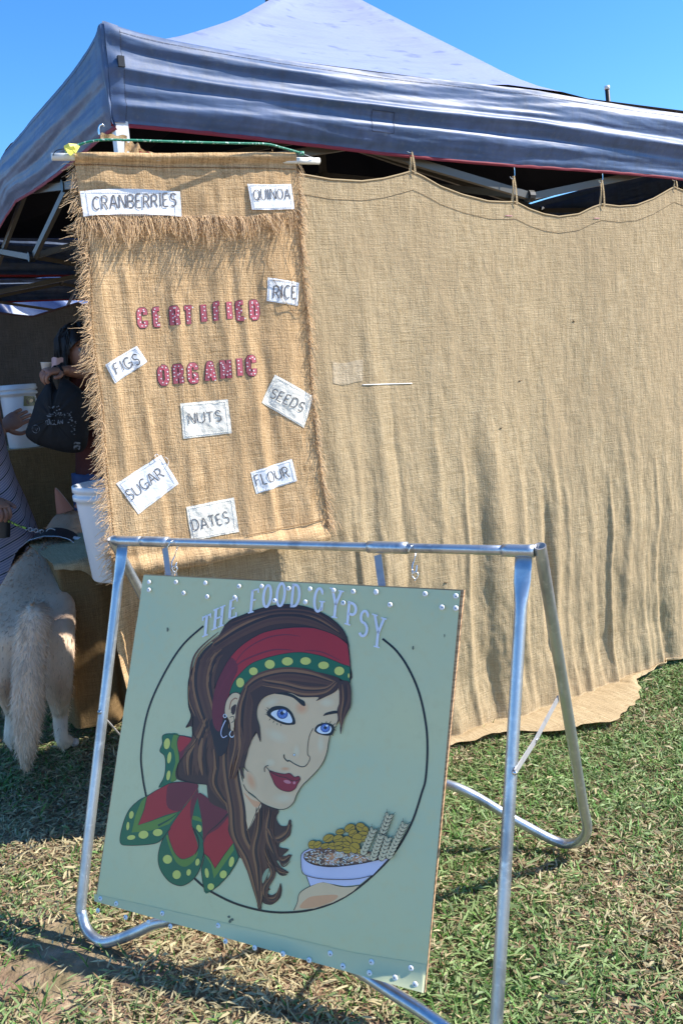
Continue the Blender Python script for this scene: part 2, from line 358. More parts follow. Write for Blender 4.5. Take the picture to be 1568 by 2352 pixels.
# ------------------------------------------------------------------ marquees
def make_tent(org, group, label, zo=0.):
    T = thing('market_marquee', label, 'marquee', (org[0], org[1], 0), group)
    def W(s, q, z): return org+tt*s+BACK*q+Z*(z+(zo if z > 1.5 else 0))
    eave = 2.385; peak = 3.42
    # roof: fan over the rectangle, sagging between corner hips
    def rim(a):        # a in 0..4
        a = a % 4; i = int(a); f = a-i
        c = [(0, 0), (TW, 0), (TW, TD), (0, TD), (0, 0)]
        return np.array(c[i])*(1-f)+np.array(c[i+1])*f
    ctr = np.array([TW*.5, TD*.5]); na, nr = 96, 26; V = []; Fc = []
    for j in range(nr+1):
        rho = j/nr
        for i in range(na):
            a = 4*i/na; p = rim(a); g = ctr+(p-ctr)*rho
            f = a % 1; mid = 1-abs(f-.5)*2          # 1 at middle of a side, 0 at a corner
            ez = eave+(.012 if mid > .9 else 0)+(.085*max(0, 1-abs(p[1]-1.6)/1.6)*rho if a > 3 else 0)
            k = interp(a, [(0, 1.22), (.5, 1.0), (.62, 1.35), (1, 1.95), (1.5, 1.6), (2, 1.95), (2.5, 1.5), (3, 1.95), (3.5, 1.4), (4, 1.22)])
            h = (1-rho)**k
            h -= .05*math.sin(math.pi*rho)*(4*mid*(1-mid))
            h += .006*nz(g[0]*2.2, g[1]*2.2, 5)*min(1, (1-rho)*5)
            V.append(W(g[0], g[1], ez+(peak-eave)*h))
    for j in range(nr):
        for i in range(na):
            i2 = (i+1) % na; Fc.append((j*na+i, (j+1)*na+i, (j+1)*na+i2, j*na+i2))
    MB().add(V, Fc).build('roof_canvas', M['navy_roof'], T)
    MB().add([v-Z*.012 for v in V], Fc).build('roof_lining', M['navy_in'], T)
    MB().add(*lathe(W(ctr[0], ctr[1], peak-.02), Z, [(.0, .075), (.035, .07), (.05, .04), (.11, .0), (.12, -.03)])).build('peak_cap', M['black'], T)
    # valances, one per side, with slack sagging ripples
    def valance(p0, p1, outn, sd, depth=.235):
        p0 = np.array(p0, float); p1 = np.array(p1, float); Ls = np.linalg.norm(p1-p0)
        def fn(u, v):
            g = p0+(p1-p0)*u; s = u*Ls
            e = min(u, 1-u)*2*3.1
            swag = .018*math.sin(math.pi*min(1, s/(Ls/2)) if s < Ls/2 else math.pi*(s-Ls/2)/(Ls/2))
            zt = eave-.004-.5*swag+.028*math.exp(-s*7)+.02*math.exp(-(Ls-s)*7); zb = eave-depth+.006*math.sin(s*3.1+sd)+.02*(s/Ls-.5)*0
            if sd == 4:
                tri = max(0, 1-abs((Ls-s)-1.6)/1.6); zt += .085*tri; zb += .12*tri
            if sd == 1: zt += .012-.02*s/Ls; zb += .012-.019*s
            z = zt+(zb-zt)*v
            # long ripples hanging like a slack sheet: gather at corners, relax in the middle
            gath = math.exp(-s*.75)+.8*math.exp(-(Ls-s)*.75)
            ph = v*15+1.4*math.sin(s*1.3+sd)*(.6+v)+2.6*nz(s*.8, v*2.2, sd)
            rip = (.0090*math.sin(ph)+.0028*math.sin(ph*2.3+s*1.6+1))*(.25+.75*gath*(.6+.8*abs(nz(s*2.3, v*4, sd+11)))+.6*max(0, nz(s*1.7, v*3, sd+20)))*math.sin(math.pi*min(1, v*1.02))**.5
            rip *= (.35 if sd == 4 else 1)
            rip += .012*nz(s*1.1, v*5.5, sd+3)+.0022*nz(s*5, v*16, sd+8)+.0008*nz(s*22, v*50, sd+1)
            bulge = .03*math.sin(math.pi*v)*(.4+.6*math.sin(math.pi*u))
            tuck = .045*v*v
            d = (rip+bulge*.8)*min(1, min(s, Ls-s)/.03+.1)+.012-.5*tuck
            return W(g[0], g[1], z)+outn*d, (s, z)
        V, F_, UV = gridmesh(fn, 260, 64)
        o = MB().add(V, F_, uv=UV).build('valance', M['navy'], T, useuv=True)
        # red binding along the lower hem
        def fb(u, v):
            p, q = fn(u, .985); wob = .0025*nz(u*60, v, sd)
            return p-Z*(.014*v)+outn*(-.004+.004*math.sin(v*3)+wob), q
        V, F_, UV = gridmesh(fb, 200, 3); MB().add(V, F_).build('binding', M['red'], T)
        # seam with stitching under the roof edge
        P = [fn(u, .07)[0]+outn*.0012 for u in np.linspace(.01, .99, 160)]
        st = MB()
        for k in range(0, 159): 
            if k % 1 == 0: st.add(*tube([P[k], P[k]+(P[k+1]-P[k])*.93], .0005, 4))
        st.build('seam_stitching', M['stitch'], T)
        return fn
    f1 = valance((0, 0), (TW, 0), tn, 1); f2 = valance((TW, 0), (TW, TD), tt, 2); f3 = valance((TW, TD), (0, TD), BACK, 3); f4 = valance((0, TD), (0, 0), -tt, 4)
    for (fa, fb_, co) in ((f4, f1, -tt+tn), (f1, f2, tn+tt), (f2, f3, tt+BACK), (f3, f4, BACK-tt)):
        def fc(u, v):
            a = fa(.998, v)[0]; b = fb_(.002, v)[0]; p = a+(b-a)*u
            return p+unit(co)*(.008+.004*nz(v*9, u, 3))*math.sin(math.pi*u), (u*.03, v*.23)
        V, F_, UV = gridmesh(fc, 6, 40); MB().add(V, F_, uv=UV).build('corner_seam', M['navy'], T, useuv=True)
    # stitched corner flap with hook tape, velcro square on the front
    cf = MB()
    def fl(u, v): 
        p, q = f1(.001+u*.012, .0+v*1.0); return p+tn*.004, q
    V, F_, UV = gridmesh(fl, 4, 24); MB().add(V, F_, uv=UV).build('corner_tape', M['navy'], T)
    P = [f1(.0135, v)[0]+tn*.003 for v in np.linspace(.05, .98, 60)]
    st = MB(); [st.add(*tube([P[k], P[k]+(P[k+1]-P[k])*.6], .0008, 4)) for k in range(59)]
    st.build('corner_stitching', M['stitch'], T); st = MB()
    P = [f1(.268, v)[0]+tn*.002 for v in np.linspace(.52, .78, 20)]+[f1(u, .78)[0]+tn*.002 for u in np.linspace(.268, .295, 12)]+[f1(.295, v)[0]+tn*.002 for v in np.linspace(.78, .52, 20)]+[f1(u, .52)[0]+tn*.002 for u in np.linspace(.295, .268, 12)]
    st.add(*tube(P, .0007, 4))
    st.build('patch_stitching', M['stitch'], T)
    pt = f1(.011, .40)[0]+tn*.008; tab = MB().add(*box(pt, tt*.009, tn*.006, Z*.014)).build('hook_tab', M['black'], T, smooth=False)
    # frame
    r = .019
    for (s, q) in ((.03, .03), (TW-.03, .03), (TW-.03, TD-.03), (.03, TD-.03)):
        b = W(s, q, 0); p = MB().add(*box(b+Z*(1.16+zo/2), tt*r, BACK*r, Z*(1.16+zo/2))); o = p.build('corner_post', M['post'], T, smooth=False)
        MB().add(*box(b+Z*(2.02+zo), tt*(r+.008), BACK*(r+.008), Z*.03)).build('slider_bracket', M['black'], o, smooth=False) if q > 1 or s > 1 else None
        MB().add(*box(b+Z*.004, tt*.04, BACK*.04, Z*.004)).build('foot_plate', M['post'], o, smooth=False)
    def bar(a, b, w=.013, h=.009, name='truss_bar'):
        a = np.array(a); b = np.array(b); d = unit(b-a); s = unit(np.cross(d, Z)) if abs(d[2]) < .95 else tt; u = np.cross(s, d)
        return MB().add(*box((a+b)/2, d*np.linalg.norm(b-a)/2, s*h, u*w)).build(name, M['truss'], T, smooth=False)
    def joint(p, k=.022): MB().add(*lathe(p-tn*.0, tt, [(0, -k*.6), (k, -k*.6), (k, k*.6), (0, k*.6)], 12)).build('truss_joint', M['black'], T, smooth=False)
    m = .05; zt, zb = 2.31, 2.03
    cs = [(m, m), (TW-m, m), (TW-m, TD-m), (m, TD-m)]
    for k in range(4):
        a = np.array(cs[k]); b = np.array(cs[(k+1) % 4]); md = (a+b)/2; q1 = (a+md)/2; q3 = (b+md)/2
        for (x, y, o_) in ((a, md, 0), (md, b, 0)):
            bar(W(*x, zt), W(*y, zb)); bar(W(*(x+np.array([.012, .012])), zb), W(*(y+np.array([.012, .012])), zt)); joint(W(*((x+y)/2), (zt+zb)/2))
        joint(W(*md, zb)); joint(W(*md, zt))
        # bars towards the centre
        bar(W(*md, zt), W(TW/2, TD/2, zt+.33)); bar(W(*md, zb), W(TW/2, TD/2, zb+.42)); joint(W(*((md+np.array([TW/2, TD/2]))/2), (zt+zb)/2+.18))
    bar(W(TW/2, TD/2, 2.3), W(TW/2, TD/2, 3.36), .016, .016, 'centre_pole')
    return T, f1
TENT, FV = make_tent(np.array([O[0], O[1], 0]), 'market marquees', 'navy canopy marquee with sun-faded roof and red-bound valance above the burlap curtain')
make_tent(np.array([O[0], O[1], 0])+BACK*(TD+.25)+tt*-.3, 'market marquees', 'second dark marquee whose underside and truss show behind the stall', zo=.17)
# ------------------------------------------------------------------ cloth surfaces
def curtain_disp(s, z):
    """folds: s along, z height; positive = towards the viewer"""
    d = 0.; k = max(0., (1.9-z)/1.9); kk = k**1.3
    wb = .035*nz(z*1.7, s*.8, 17)+.012*nz(z*5, s*2, 18)
    for (s0, w, A, lean, zt) in FOLDS:
        if z < zt:
            x = (s-s0-lean*(zt-z)+wb)/(w*(.75+.9*min(1, (zt-z)/1.0)))
            if abs(x) < 5: d += A*min(1, (zt-z)/.55)*(math.exp(-x*x))
    d += .026*nz(s*2.1, z*.7, 2)*(.3+k)+.010*nz(s*7, z*1.8, 5)*(.2+k)+.0038*nz(s*24, z*9, 6)*(.12+k)+.0024*nz(s*60, z*28, 7)*k+.010*nz(s*13, z*4.5, 8)*k*k
    foot = max(0, .22-z)/.22
    d += .02*foot
    return d
FOLDS = [(1.22, .026, -.014, .055, 1.25), (1.30, .045, .022, .055, 1.35), (1.44, .02, .012, .03, 1.2), (.62, .03, .008, .02, 1.7), (.79, .025, .010, .03, 1.75)]
for i in range(46):
    s0 = .55+i*.055+random.uniform(-.02, .02)
    FOLDS.append((s0, random.uniform(.009, .022), random.choice([1, .7, .5, -.8])*random.uniform(.003, .0105), random.uniform(.0, .07), random.uniform(.7, 1.5)))
for i in range(16): FOLDS.append((random.uniform(1.5, 3.1), random.uniform(.012, .03), random.choice([1, -.8])*random.uniform(.010, .026), random.uniform(.0, .06), random.uniform(.4, 1.05)))
TOPPX = [(690, 398), (760, 411), (830, 415), (880, 409), (920, 399), (945, 392), (970, 404), (1010, 427), (1060, 446), (1120, 461), (1160, 463), (1183, 462), (1215, 478), (1250, 490), (1285, 496), (1330, 490), (1360, 475), (1380, 468), (1420, 473), (1460, 470), (1500, 455), (1530, 438), (1548, 428), (1568, 436), (1640, 455), (1720, 450)]
CP = np.array([O[0], O[1], 0])-tn*.014
topS = []
for q in TOPPX:
    P = pl(*q, CP, tn); topS.append(((P-CP)@tt, P[2]))
topS = [(-.02, 2.02), (.25, 1.99)]+topS+[(3.1, 2.06)]
def bottom_flap(s):   # horizontal reach of the hem lying on the grass
    return interp(s, [(0, .0), (.6, .02), (.95, .05), (1.2, .10), (1.45, .22), (1.62, .27), (1.85, .20), (2.02, .05), (2.2, .01), (3.2, .01)])
def curtain_pt(s, z, extra=0.):
    return CP+tt*s+Z*z+tn*(curtain_disp(s, z)+extra)
def curtain_fn(u, v):
    s = -.02+u*3.1; zt = interp(s, topS); vb = .93
    fl = bottom_flap(s)
    if v <= vb:
        vv = v/vb; z = zt+(.012-zt)*vv
        p = curtain_pt(s, z)
        return p, (s, z)
    w = (v-vb)/(1-vb); p = curtain_pt(s, .012)
    reach = fl*w
    p = p+tn*reach; p[2] = .012+.010*math.sin(w*2.2)+.012*nz(s*6, w*1.5, 3)*w+.006
    return p, (s, -.01-reach)
V, F_, UV = gridmesh(curtain_fn, 620, 240)
thr_ = mat('dark_slub', (.12, .075, .035), .9)
CUR = thing('burlap_curtain', 'wide burlap curtain with scalloped top hung along the front of the stall', 'curtain', CP+tt*1.5)
MB().add(V, F_, uv=UV).build('curtain_cloth', M['burlap'], CUR, useuv=True)
# hem seam below the scalloped edge
sm_ = MB()
ss = np.linspace(.30, 3.0, 420)
for k in range(len(ss)-1):
    a = curtain_pt(ss[k], interp(ss[k], topS)-.062, .0012); b = curtain_pt(ss[k+1], interp(ss[k+1], topS)-.062, .0012)
    sm_.add(*tube([a, a+(b-a)*.8], .0008, 4))
sm_.build('hem_seam', mat('seam_thread', (.30, .22, .13), .9), CUR)
for (x, y, x2, y2) in ((1172, 492, 1188, 492), (1376, 498, 1388, 497)):
    P = [pl(a, b, CP+tn*.03, tn) for a, b in ((x, y), (x2, y2))]
    a = P[0]; sa = (a-CP)@tt; b = P[1]; sb = (b-CP)@tt
    MB().add(*tube([curtain_pt(sa+(sb-sa)*k/4, a[2], .002) for k in range(5)], .001, 4)).build('pink_stitching', mat('pink_thread', (.6, .25, .4), .8), CUR)
pmn = burlap('burlap_pale_reflection', (.33, .25, .15), (.72, .59, .41), (.5, .4, .27))  # paler burlap painted in for a faint white reflection on the curtain
def reflection_fn(u, v):
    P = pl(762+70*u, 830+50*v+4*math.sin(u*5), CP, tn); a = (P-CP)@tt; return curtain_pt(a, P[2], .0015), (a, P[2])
V, F_, UV = gridmesh(reflection_fn, 24, 18); MB().add(V, F_, uv=UV).build('pale_reflection', pmn, CUR, useuv=True)
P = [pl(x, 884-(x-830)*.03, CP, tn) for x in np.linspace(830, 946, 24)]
MB().add(*tube([curtain_pt((p-CP)@tt, p[2], .001) for p in P], .0016, 4)).build('pale_reflection_line', M['white_cloth'], CUR)  # thin white line laid on for the same reflection, not a thread
R9 = random.Random(11)
for k in range(9):
    a = R9.uniform(.35, 2.6); z = R9.uniform(.25, 1.9); c = curtain_pt(a, z, .001)
    MB().add(*tube([curtain_pt(a+R9.uniform(.0, .012)*q, z+R9.uniform(-.004, .006)*q, .0015) for q in (-1, 0, 1)], .0017, 4)).build('loose_slub', thr_, CUR)
# folded top edge roll
MB().add(*tube([curtain_pt(s, interp(s, topS)-.002, .0) for s in np.linspace(-.02, 3.08, 260)], .0035, 6)).build('rolled_edge', M['burlap'], CUR)
def strap_loop(px, py, w=.022, h=.055, ptop=None):
    P = pl(px, py, CP, tn); s = (P-CP)@tt; z = interp(s, topS); b = curtain_pt(s, z)
    top = b+Z*h+tt*-.004
    m_ = MB()
    for sgn, wd in ((-1, .008), (1, .006)):
        def fn(u, v): 
            base = b+tt*(sgn*w*.42*(1-v)+ (u-.5)*wd*(1.5-v*.6))-Z*.012+Z*(h+.012)*v+tn*(.004+.003*sgn)
            return base+tn*.003*math.sin(v*3), (u*wd, v*h)
        V, F_, UV = gridmesh(fn, 3, 8); m_.add(V, F_, uv=UV)
    m_.build('hanging_loop', M['burlap'], CUR, useuv=True)
    return top
def hookshape(top, h, lab, lean=0.):
    P = []
    for k in range(26):
        a = k/25
        if a < .35: q = (-.010+.022*math.sin(a/.35*math.pi*.5)*0-.0, 0, 0)
    # S hook: small open curve above, long shank
    pts = [(-.012, .0, -.002), (-.006, 0, -.008), (.002, 0, -.008), (.007, 0, .0), (.008, 0, .012), (.007, 0, .024), (.002, 0, .036), (-.006, 0, .044), (-.013, 0, .046)]
    pts = [top+tt*(p[0]*1.15)+Z*(p[2]*h/.05)+tn*.004 for p in pts]
    return MB().add(*tube(smoothpts(pts, 5), .0016, 7)).build('curtain_hook', M['chrome'], loc=top, label=lab, cat='hook', group='wire hooks holding up the burlap curtain')
t_ = strap_loop(945, 392, h=.062)
hookshape(t_, .03, 'wire hook in the leftmost curtain loop, tucked up behind the red binding')
t_ = strap_loop(1180, 463, h=.088); hookshape(t_, .062, 'bright wire hook through the middle curtain loop under the valance')
t_ = strap_loop(1380, 468, h=.088); hookshape(t_, .055, 'wire hook through the third curtain loop, right of the middle one')
t_ = strap_loop(1549, 428, h=.03); hookshape(t_, .04, 'wire hook at the far right peak of the burlap curtain')

# ------------------------------------------------------------------ banner
BA = math.radians(66.5)
bt = np.array([math.sin(BA), math.cos(BA), 0]); bn = np.array([bt[1], -bt[0], 0])
BP = np.array([O[0], O[1], 0])+tn*.018+Z*2.0
def bdisp(a, z):
    d = .010*nz(a*4, z*1.2, 11)+.006*nz(a*11, z*3, 12)+.0022*nz(a*38, z*11, 13)
    for (a0, w, A, lean) in BF:
        x = (a-a0-lean*(2-z))/w
        if abs(x) < 4: d += .7*A*math.exp(-x*x)*min(1, max(0, (1.98-z))/.25)
    k = max(0, 1.2-z)
    d += .05*k*nz(a*3, z*5, 14)+.03*k
    return d
BF = [(-.10, .02, .008, .03), (.02, .03, -.006, .02), (.12, .018, .006, .0), (.26, .022, .006, .02), (.36, .02, -.007, .03), (-.22, .05, .012, .0), (.46, .04, .012, .02), (.30, .015, .006, .06), (-.03, .012, .004, .05)]
def banner_pt(px, py, off=0.):
    P = pl(px, py, BP, bn); a = (P-BP)@bt
    return P+bn*(bdisp(a, P[2])+off), (a, P[2])
LE = [(365, 172), (500, 187), (625, 200), (743, 203), (852, 216), (916, 226), (980, 231), (1100, 240), (1195, 250), (1330, 262)]
RE = [(365, 682), (480, 690), (620, 698), (740, 712), (900, 722), (1020, 731), (1120, 745), (1190, 756), (1235, 752)]
BAN = thing('burlap_banner', 'tall orange-brown burlap banner with fringed edges and white word patches', 'banner', BP-Z*2.0)
def main_fn(u, v):
    yb = interp(u, [(0, 1334), (.12, 1322), (.4, 1298), (.62, 1270), (.8, 1252), (1, 1238)])
    y = 362+(yb-362)*v; xl = interp(y, LE); xr = interp(y, RE); x = xl+(xr-xl)*u
    p, q = banner_pt(x, y)
    hem = min(1, max(0, (y-(yb-48+14*u))/48.)); p = p+bn*(.018*math.sin(math.pi*hem)) if hem > 0 else p
    return p, q
V, F_, UV = gridmesh(main_fn, 150, 250); MB().add(V, F_, uv=UV).build('banner_cloth', M['burlap_warm'], BAN, useuv=True)
def flap_fn(u, v):
    yb = interp(u, [(0, 503), (.3, 498), (.5, 499), (.7, 502), (.85, 494), (1, 484)])
    y = 356+(yb-356)*v; xl = interp(y, [(356, 168), (380, 172), (500, 187)]); xr = interp(y, [(356, 671), (380, 676), (484, 690)])
    x = xl+(xr-xl)*u; p, q = banner_pt(x, y, .014-.008*v)
    h = y-356
    p = p+bn*.0165*math.sin(math.pi*min(1, max(0, (h+7)/30)))
    return p+bn*.0015*nz(u*14, v*5, 2), q
V, F_, UV = gridmesh(flap_fn, 110, 40); MB().add(V, F_, uv=UV).build('top_flap', M['burlap_warm'], BAN, useuv=True)
# seams
def seam(name, pts, off, parent, m_, r=.0011, dash=.7, n=160):
    P = smoothpts(pts, max(2, n//len(pts))); st = MB()
    W = [banner_pt(x, y, off)[0] for x, y in P]
    for k in range(len(W)-1): st.add(*tube([W[k], W[k]+(W[k+1]-W[k])*dash], r, 4))
    return st.build(name, m_, parent)
thr = mat('brown_thread', (.22, .12, .05), .9)
seam('edge_seam', [(y[1]+9, y[0]) for y in LE[1:]], .002, BAN, thr)
seam('flap_seam', [(172, 381), (300, 385), (420, 387), (540, 389), (676, 391)], .0150, BAN, thr)
seam('hem_seam', [(562, 1228), (620, 1217), (690, 1203), (745, 1190)], .004, BAN, thr)
# pole through the top hem
pa = pl(119, 360, BP+bn*.013, bn); pb = pl(733, 370, BP+bn*.013, bn)
MB().add(*tube(np.linspace(pa, pb, 12), .0098, 14)).build('hanging_dowel', M['pvc'], BAN)
def fringe(name, roots, lens, dirs, rad=.00075, grav=.0, clump=.72, seed=1):
    """roots list of world pts; one joined tassel mesh"""
    st = MB(); R = random.Random(seed)
    n = len(roots); cl = 0; left = 0
    for i in range(n):
        if left <= 0:
            left = R.choice([3, 5, 8, 12, 16]); cd = np.array([R.gauss(0, .22), R.gauss(0, .22), R.gauss(0, .25)]); cL = R.uniform(.6, 1.35); c0 = i+left//2
            cen = roots[min(n-1, c0)]; tip = cen+(unit(dirs(c0))+cd*.8)*lens*cL
        left -= 1
        root = roots[i]; d = unit(dirs(i))
        jit = np.array([R.gauss(0, .004) for _ in range(3)])
        end = tip*clump+(root+d*lens*cL)*(1-clump)+jit*1.8
        end = root+(end-root)*R.uniform(.6, 1.15)
        c1 = root+(d*.35)*lens*cL+jit; end = end+Z*-grav*lens
        P = smoothpts([root-d*.004, (root*.55+end*.45)*.5+c1*.5+jit, end*.8+root*.2+jit*.5-Z*.002, end], 3)
        b = R.uniform(.75, 1.15); col = np.clip(np.array([.68, .47, .26])*b+np.array([.0, .02, .05])*R.random(), 0, 1)
        rr = np.linspace(rad*1.1, rad*.6, len(P)); st.add(*tube(P, rr, 3, caps=False), col=col)
    return st.build(name, M['jute'], BAN, usecol=True, kind='stuff')
ly = np.linspace(372, 1325, 560)
rootsL = [banner_pt(interp(y, LE)+1, y, .001)[0] for y in ly]
def dL(i): return -bt*.85-Z*(.50+.55*nz(i*.05, 0, 3))+bn*.12
fringe('left_fringe', rootsL, .037, dL, seed=3)
rootsL2 = [banner_pt(interp(y, LE)+3, y, .004)[0] for y in np.linspace(372, 1325, 420)]
fringe('left_fringe', rootsL2, .036, lambda i: -bt*.7-Z*(.62+.4*nz(i*.08, 4, 3))+bn*.2, seed=8)
bx = np.linspace(188, 688, 430)
rootsB = [banner_pt(x, interp(x, [(188, 501), (350, 497), (450, 499), (560, 501), (640, 492), (688, 483)]), .0075)[0] for x in bx]
fringe('flap_fringe', rootsB, .064, lambda i: -Z*.9+bn*(.34+.4*nz(i*.06, 1, 5))+bt*(.5*nz(i*.045, 0, 9)), clump=.6, seed=5)
rootsB2 = [banner_pt(x, interp(x, [(188, 501), (350, 497), (450, 499), (560, 501), (640, 492), (688, 483)]), .006)[0] for x in np.linspace(188, 690, 300)]
fringe('flap_fringe', rootsB2, .054, lambda i: -Z*.9+bn*(.2+.3*nz(i*.09, 7, 5))+bt*(.6*nz(i*.07, 6, 9)), clump=.7, seed=15)
ry = np.linspace(368, 1200, 620)
rootsR = [banner_pt(interp(y, RE)-3, y, .003)[0] for y in ry]
fringe('right_fringe', rootsR, .036, lambda i: -Z*.9+bt*(.30+.3*nz(i*.04, 2, 2))+bn*.28, clump=.55, seed=6)
P0 = banner_pt(752, 1195, .01)[0]
fringe('corner_tassel', [P0+bt*random.uniform(-.004, .004)+bn*random.uniform(-.003, .003) for _ in range(34)], .055, lambda i: -Z*.9+bt*.22+bn*.1, clump=.8, seed=9)
# stray loose threads
def strand(name, pts, off, r, col):
    P = smoothpts(pts, 8); MB().add(*tube([banner_pt(x, y, off+.003*math.sin(i*.35))[0] for i, (x, y) in enumerate(P)], r, 5), col=col).build(name, M['jute'], BAN, usecol=True)
strand('loose_thread', [(620, 545), (612, 580), (612, 610), (622, 640), (640, 668), (650, 690), (665, 712), (685, 722), (705, 705), (708, 690)], .006, .0008, (.16, .09, .04))
strand('loose_thread', [(622, 645), (650, 650), (640, 680), (655, 700), (690, 708), (712, 698)], .006, .0006, (.6, .42, .22))
strand('loose_thread', [(655, 552), (661, 600), (668, 650), (675, 700)], .005, .0006, (.5, .33, .16))

# ---- lettering: strokes in a unit box, x right, y up
def arc(cx, cy, rx, ry, a0, a1, n=10):
    return [(cx+rx*math.cos(math.radians(a0+(a1-a0)*k/n)), cy+ry*math.sin(math.radians(a0+(a1-a0)*k/n))) for k in range(n+1)]
FONT = {
 'A': [[(0, 0), (.44, 1)], [(.56, 1), (1, 0)], [(.24, .36), (.76, .36)]],
 'B': [[(0, 0), (0, 1)], [(.14, 1), (.55, 1)]+arc(.6, .76, .34, .24, 90, -90, 6)+[(.14, .52)], [(.14, .5), (.6, .5)]+arc(.62, .25, .38, .25, 90, -90, 6)+[(.14, 0)]],
 'C': [arc(.55, .5, .5, .5, 48, 312, 16)],
 'D': [[(0, 0), (0, 1)], [(.14, 1), (.4, 1)]+arc(.42, .5, .55, .5, 90, -90, 10)+[(.14, 0)]],
 'E': [[(0, 0), (0, 1)], [(.12, 1), (.85, 1)], [(.12, .52), (.7, .52)], [(.12, 0), (.88, 0)]],
 'F': [[(0, 0), (0, 1)], [(.12, 1), (.88, 1)], [(.12, .52), (.7, .52)]],
 'G': [arc(.52, .5, .5, .5, 50, 330, 16), [(1, .05), (1, .45), (.58, .45)]],
 'I': [[(.5, 0), (.5, 1)]],
 'L': [[(0, 1), (0, 0)], [(.1, 0), (.85, 0)]],
 'N': [[(0, 0), (0, 1)], [(.1, .98), (.9, .02)], [(1, 0), (1, 1)]],
 'O': [arc(.5, .5, .5, .5, 97, 263, 10), arc(.5, .5, .5, .5, 83, -83, 10)],
 'Q': [arc(.5, .5, .5, .5, 97, 263, 10), arc(.5, .5, .5, .5, 83, -83, 10), [(.6, .25), (1, -.05)]],
 'R': [[(0, 0), (0, 1)], [(.16, 1), (.5, 1)]+arc(.55, .74, .36, .26, 90, -90, 6)+[(.16, .48)], [(.5, .45), (.95, 0)]],
 'S': [[(.92, .84)]+arc(.5, .75, .42, .25, 40, 250, 9)+[(.6, .5)]+arc(.5, .25, .44, .26, 70, -140, 9)],
 'T': [[(.5, 0), (.5, .94)], [(0, 1), (1, 1)]],
 'U': [[(0, 1), (0, .3)]+arc(.5, .3, .5, .3, 180, 262, 6), arc(.5, .3, .5, .3, 278, 360, 6)+[(1, 1)]],
 'Y': [[(0, 1), (.5, .45), (1, 1)], [(.5, .45), (.5, 0)]], 'H': [[(0, 0), (0, 1)], [(1, 0), (1, 1)], [(0, .5), (1, .5)]],
 'P': [[(0, 0), (0, 1)], [(.12, 1), (.5, 1)]+arc(.55, .74, .36, .26, 90, -90, 6)+[(.12, .48)]],
}
ADV = dict(A=.85, B=.72, C=.82, D=.8, E=.62, F=.6, G=.86, I=.16, L=.6, N=.8, O=.88, Q=.9, R=.72, S=.66, T=.72, U=.78, Y=.8, H=.75, P=.66)
def resample(pts, step):
    P = [np.array(p, float) for p in pts]; out = [P[0]]
    for a, b in zip(P, P[1:]):
        L = np.linalg.norm(b-a); k = max(1, int(math.ceil(L/step)))
        for j in range(1, k+1): out.append(a+(b-a)*j/k)
    return out
def ribbon(pts, w):
    """2D polyline -> quads; w scalar or per point list"""
    P = np.array(pts, float); n = len(P)
    w = np.ones(n)*w if np.ndim(w) == 0 else np.asarray(w)
    T = np.zeros_like(P); T[1:-1] = P[2:]-P[:-2]; T[0] = P[1]-P[0]; T[-1] = P[-1]-P[-2]
    T /= np.linalg.norm(T, axis=1)[:, None]+1e-9; Nn = np.stack([-T[:, 1], T[:, 0]], 1)
    V = np.concatenate([P+Nn*w[:, None]/2, P-Nn*w[:, None]/2]); F = [(i, i+1, n+i+1, n+i) for i in range(n-1)]
    return V, F
def put(mb, V2, F, surf, off, m_=0, col=None):
    mb.add([surf(x, y, off) for x, y in V2], F, m_, col)
bsurf = lambda x, y, off: banner_pt(x, y, off)[0]
def word(txt, x0, y0, x1, y1, h, off, surf, parent, m_, sw=.105, gap=.26):
    """baseline from (x0,y0) to (x1,y1) in survey units, cap height h"""
    d = np.array([x1-x0, y1-y0], float); L = np.linalg.norm(d); d /= L; up = np.array([d[1], -d[0]])
    tot = sum(ADV[c] for c in txt)+gap*(len(txt)-1); k = L/tot; x = 0
    for c in txt:
        mb = MB(); w = ADV[c]*k; jy = random.uniform(-.04, .04)*h; hh = h*random.uniform(.94, 1.04)
        for s in FONT[c]:
            pts = [(np.array([x0, y0])+d*(x+p[0]*w)+up*(p[1]*hh+jy)) for p in s]
            V, F = ribbon(resample(pts, 4), h*sw); put(mb, V, F, surf, off)
        mb.build('stencil_letter', m_, parent); x += w+gap*k
PATCH = [
 ('CRANBERRIES', [(182.5, 442), (412, 442), (416, 499), (190, 500)], (212, 484, 403.5, 475, 30), 'white_cloth', .0115, 6),
 ('QUINOA', [(563.5, 426), (665, 425), (673, 482), (574, 485)], (578, 464, 662, 459, 24), 'white_cloth', .0115, -1),
 ('RICE', [(613, 638), (686, 650), (683, 703), (611, 692)], (625, 685, 678, 687, 29), 'white_cloth', .0014, 0),
 ('FIGS', [(241, 838), (314, 794.5), (339.4, 831), (263.4, 880.5)], (268.2, 859, 323, 834, 25), 'white_cloth', .0014, 0),
 ('SEEDS', [(631, 860.5), (721.4, 911), (697, 983), (601, 925)], (619, 911, 692, 946, 22), 'cream_cloth', .0014, 0),
 ('NUTS', [(415, 927), (523.4, 917), (533, 995), (422, 1008)], (435, 974, 509.4, 966, 24), 'cream_cloth', .0014, 0),
 ('SUGAR', [(268, 1111), (371.4, 1045), (411, 1111), (318, 1181)], (300, 1149, 379.4, 1093, 25), 'white_cloth', .0014, 0),
 ('FLOUR', [(575.4, 1085), (669.4, 1054.5), (681.4, 1104.5), (587.4, 1134)], (589, 1115, 664, 1095, 24), 'white_cloth', .0014, 0),
 ('DATES', [(427.4, 1164.5), (537.4, 1142.5), (547, 1220.5), (439.4, 1241)], (444, 1218.5, 527.4, 1199, 25), 'cream_cloth', .0014, 0)]
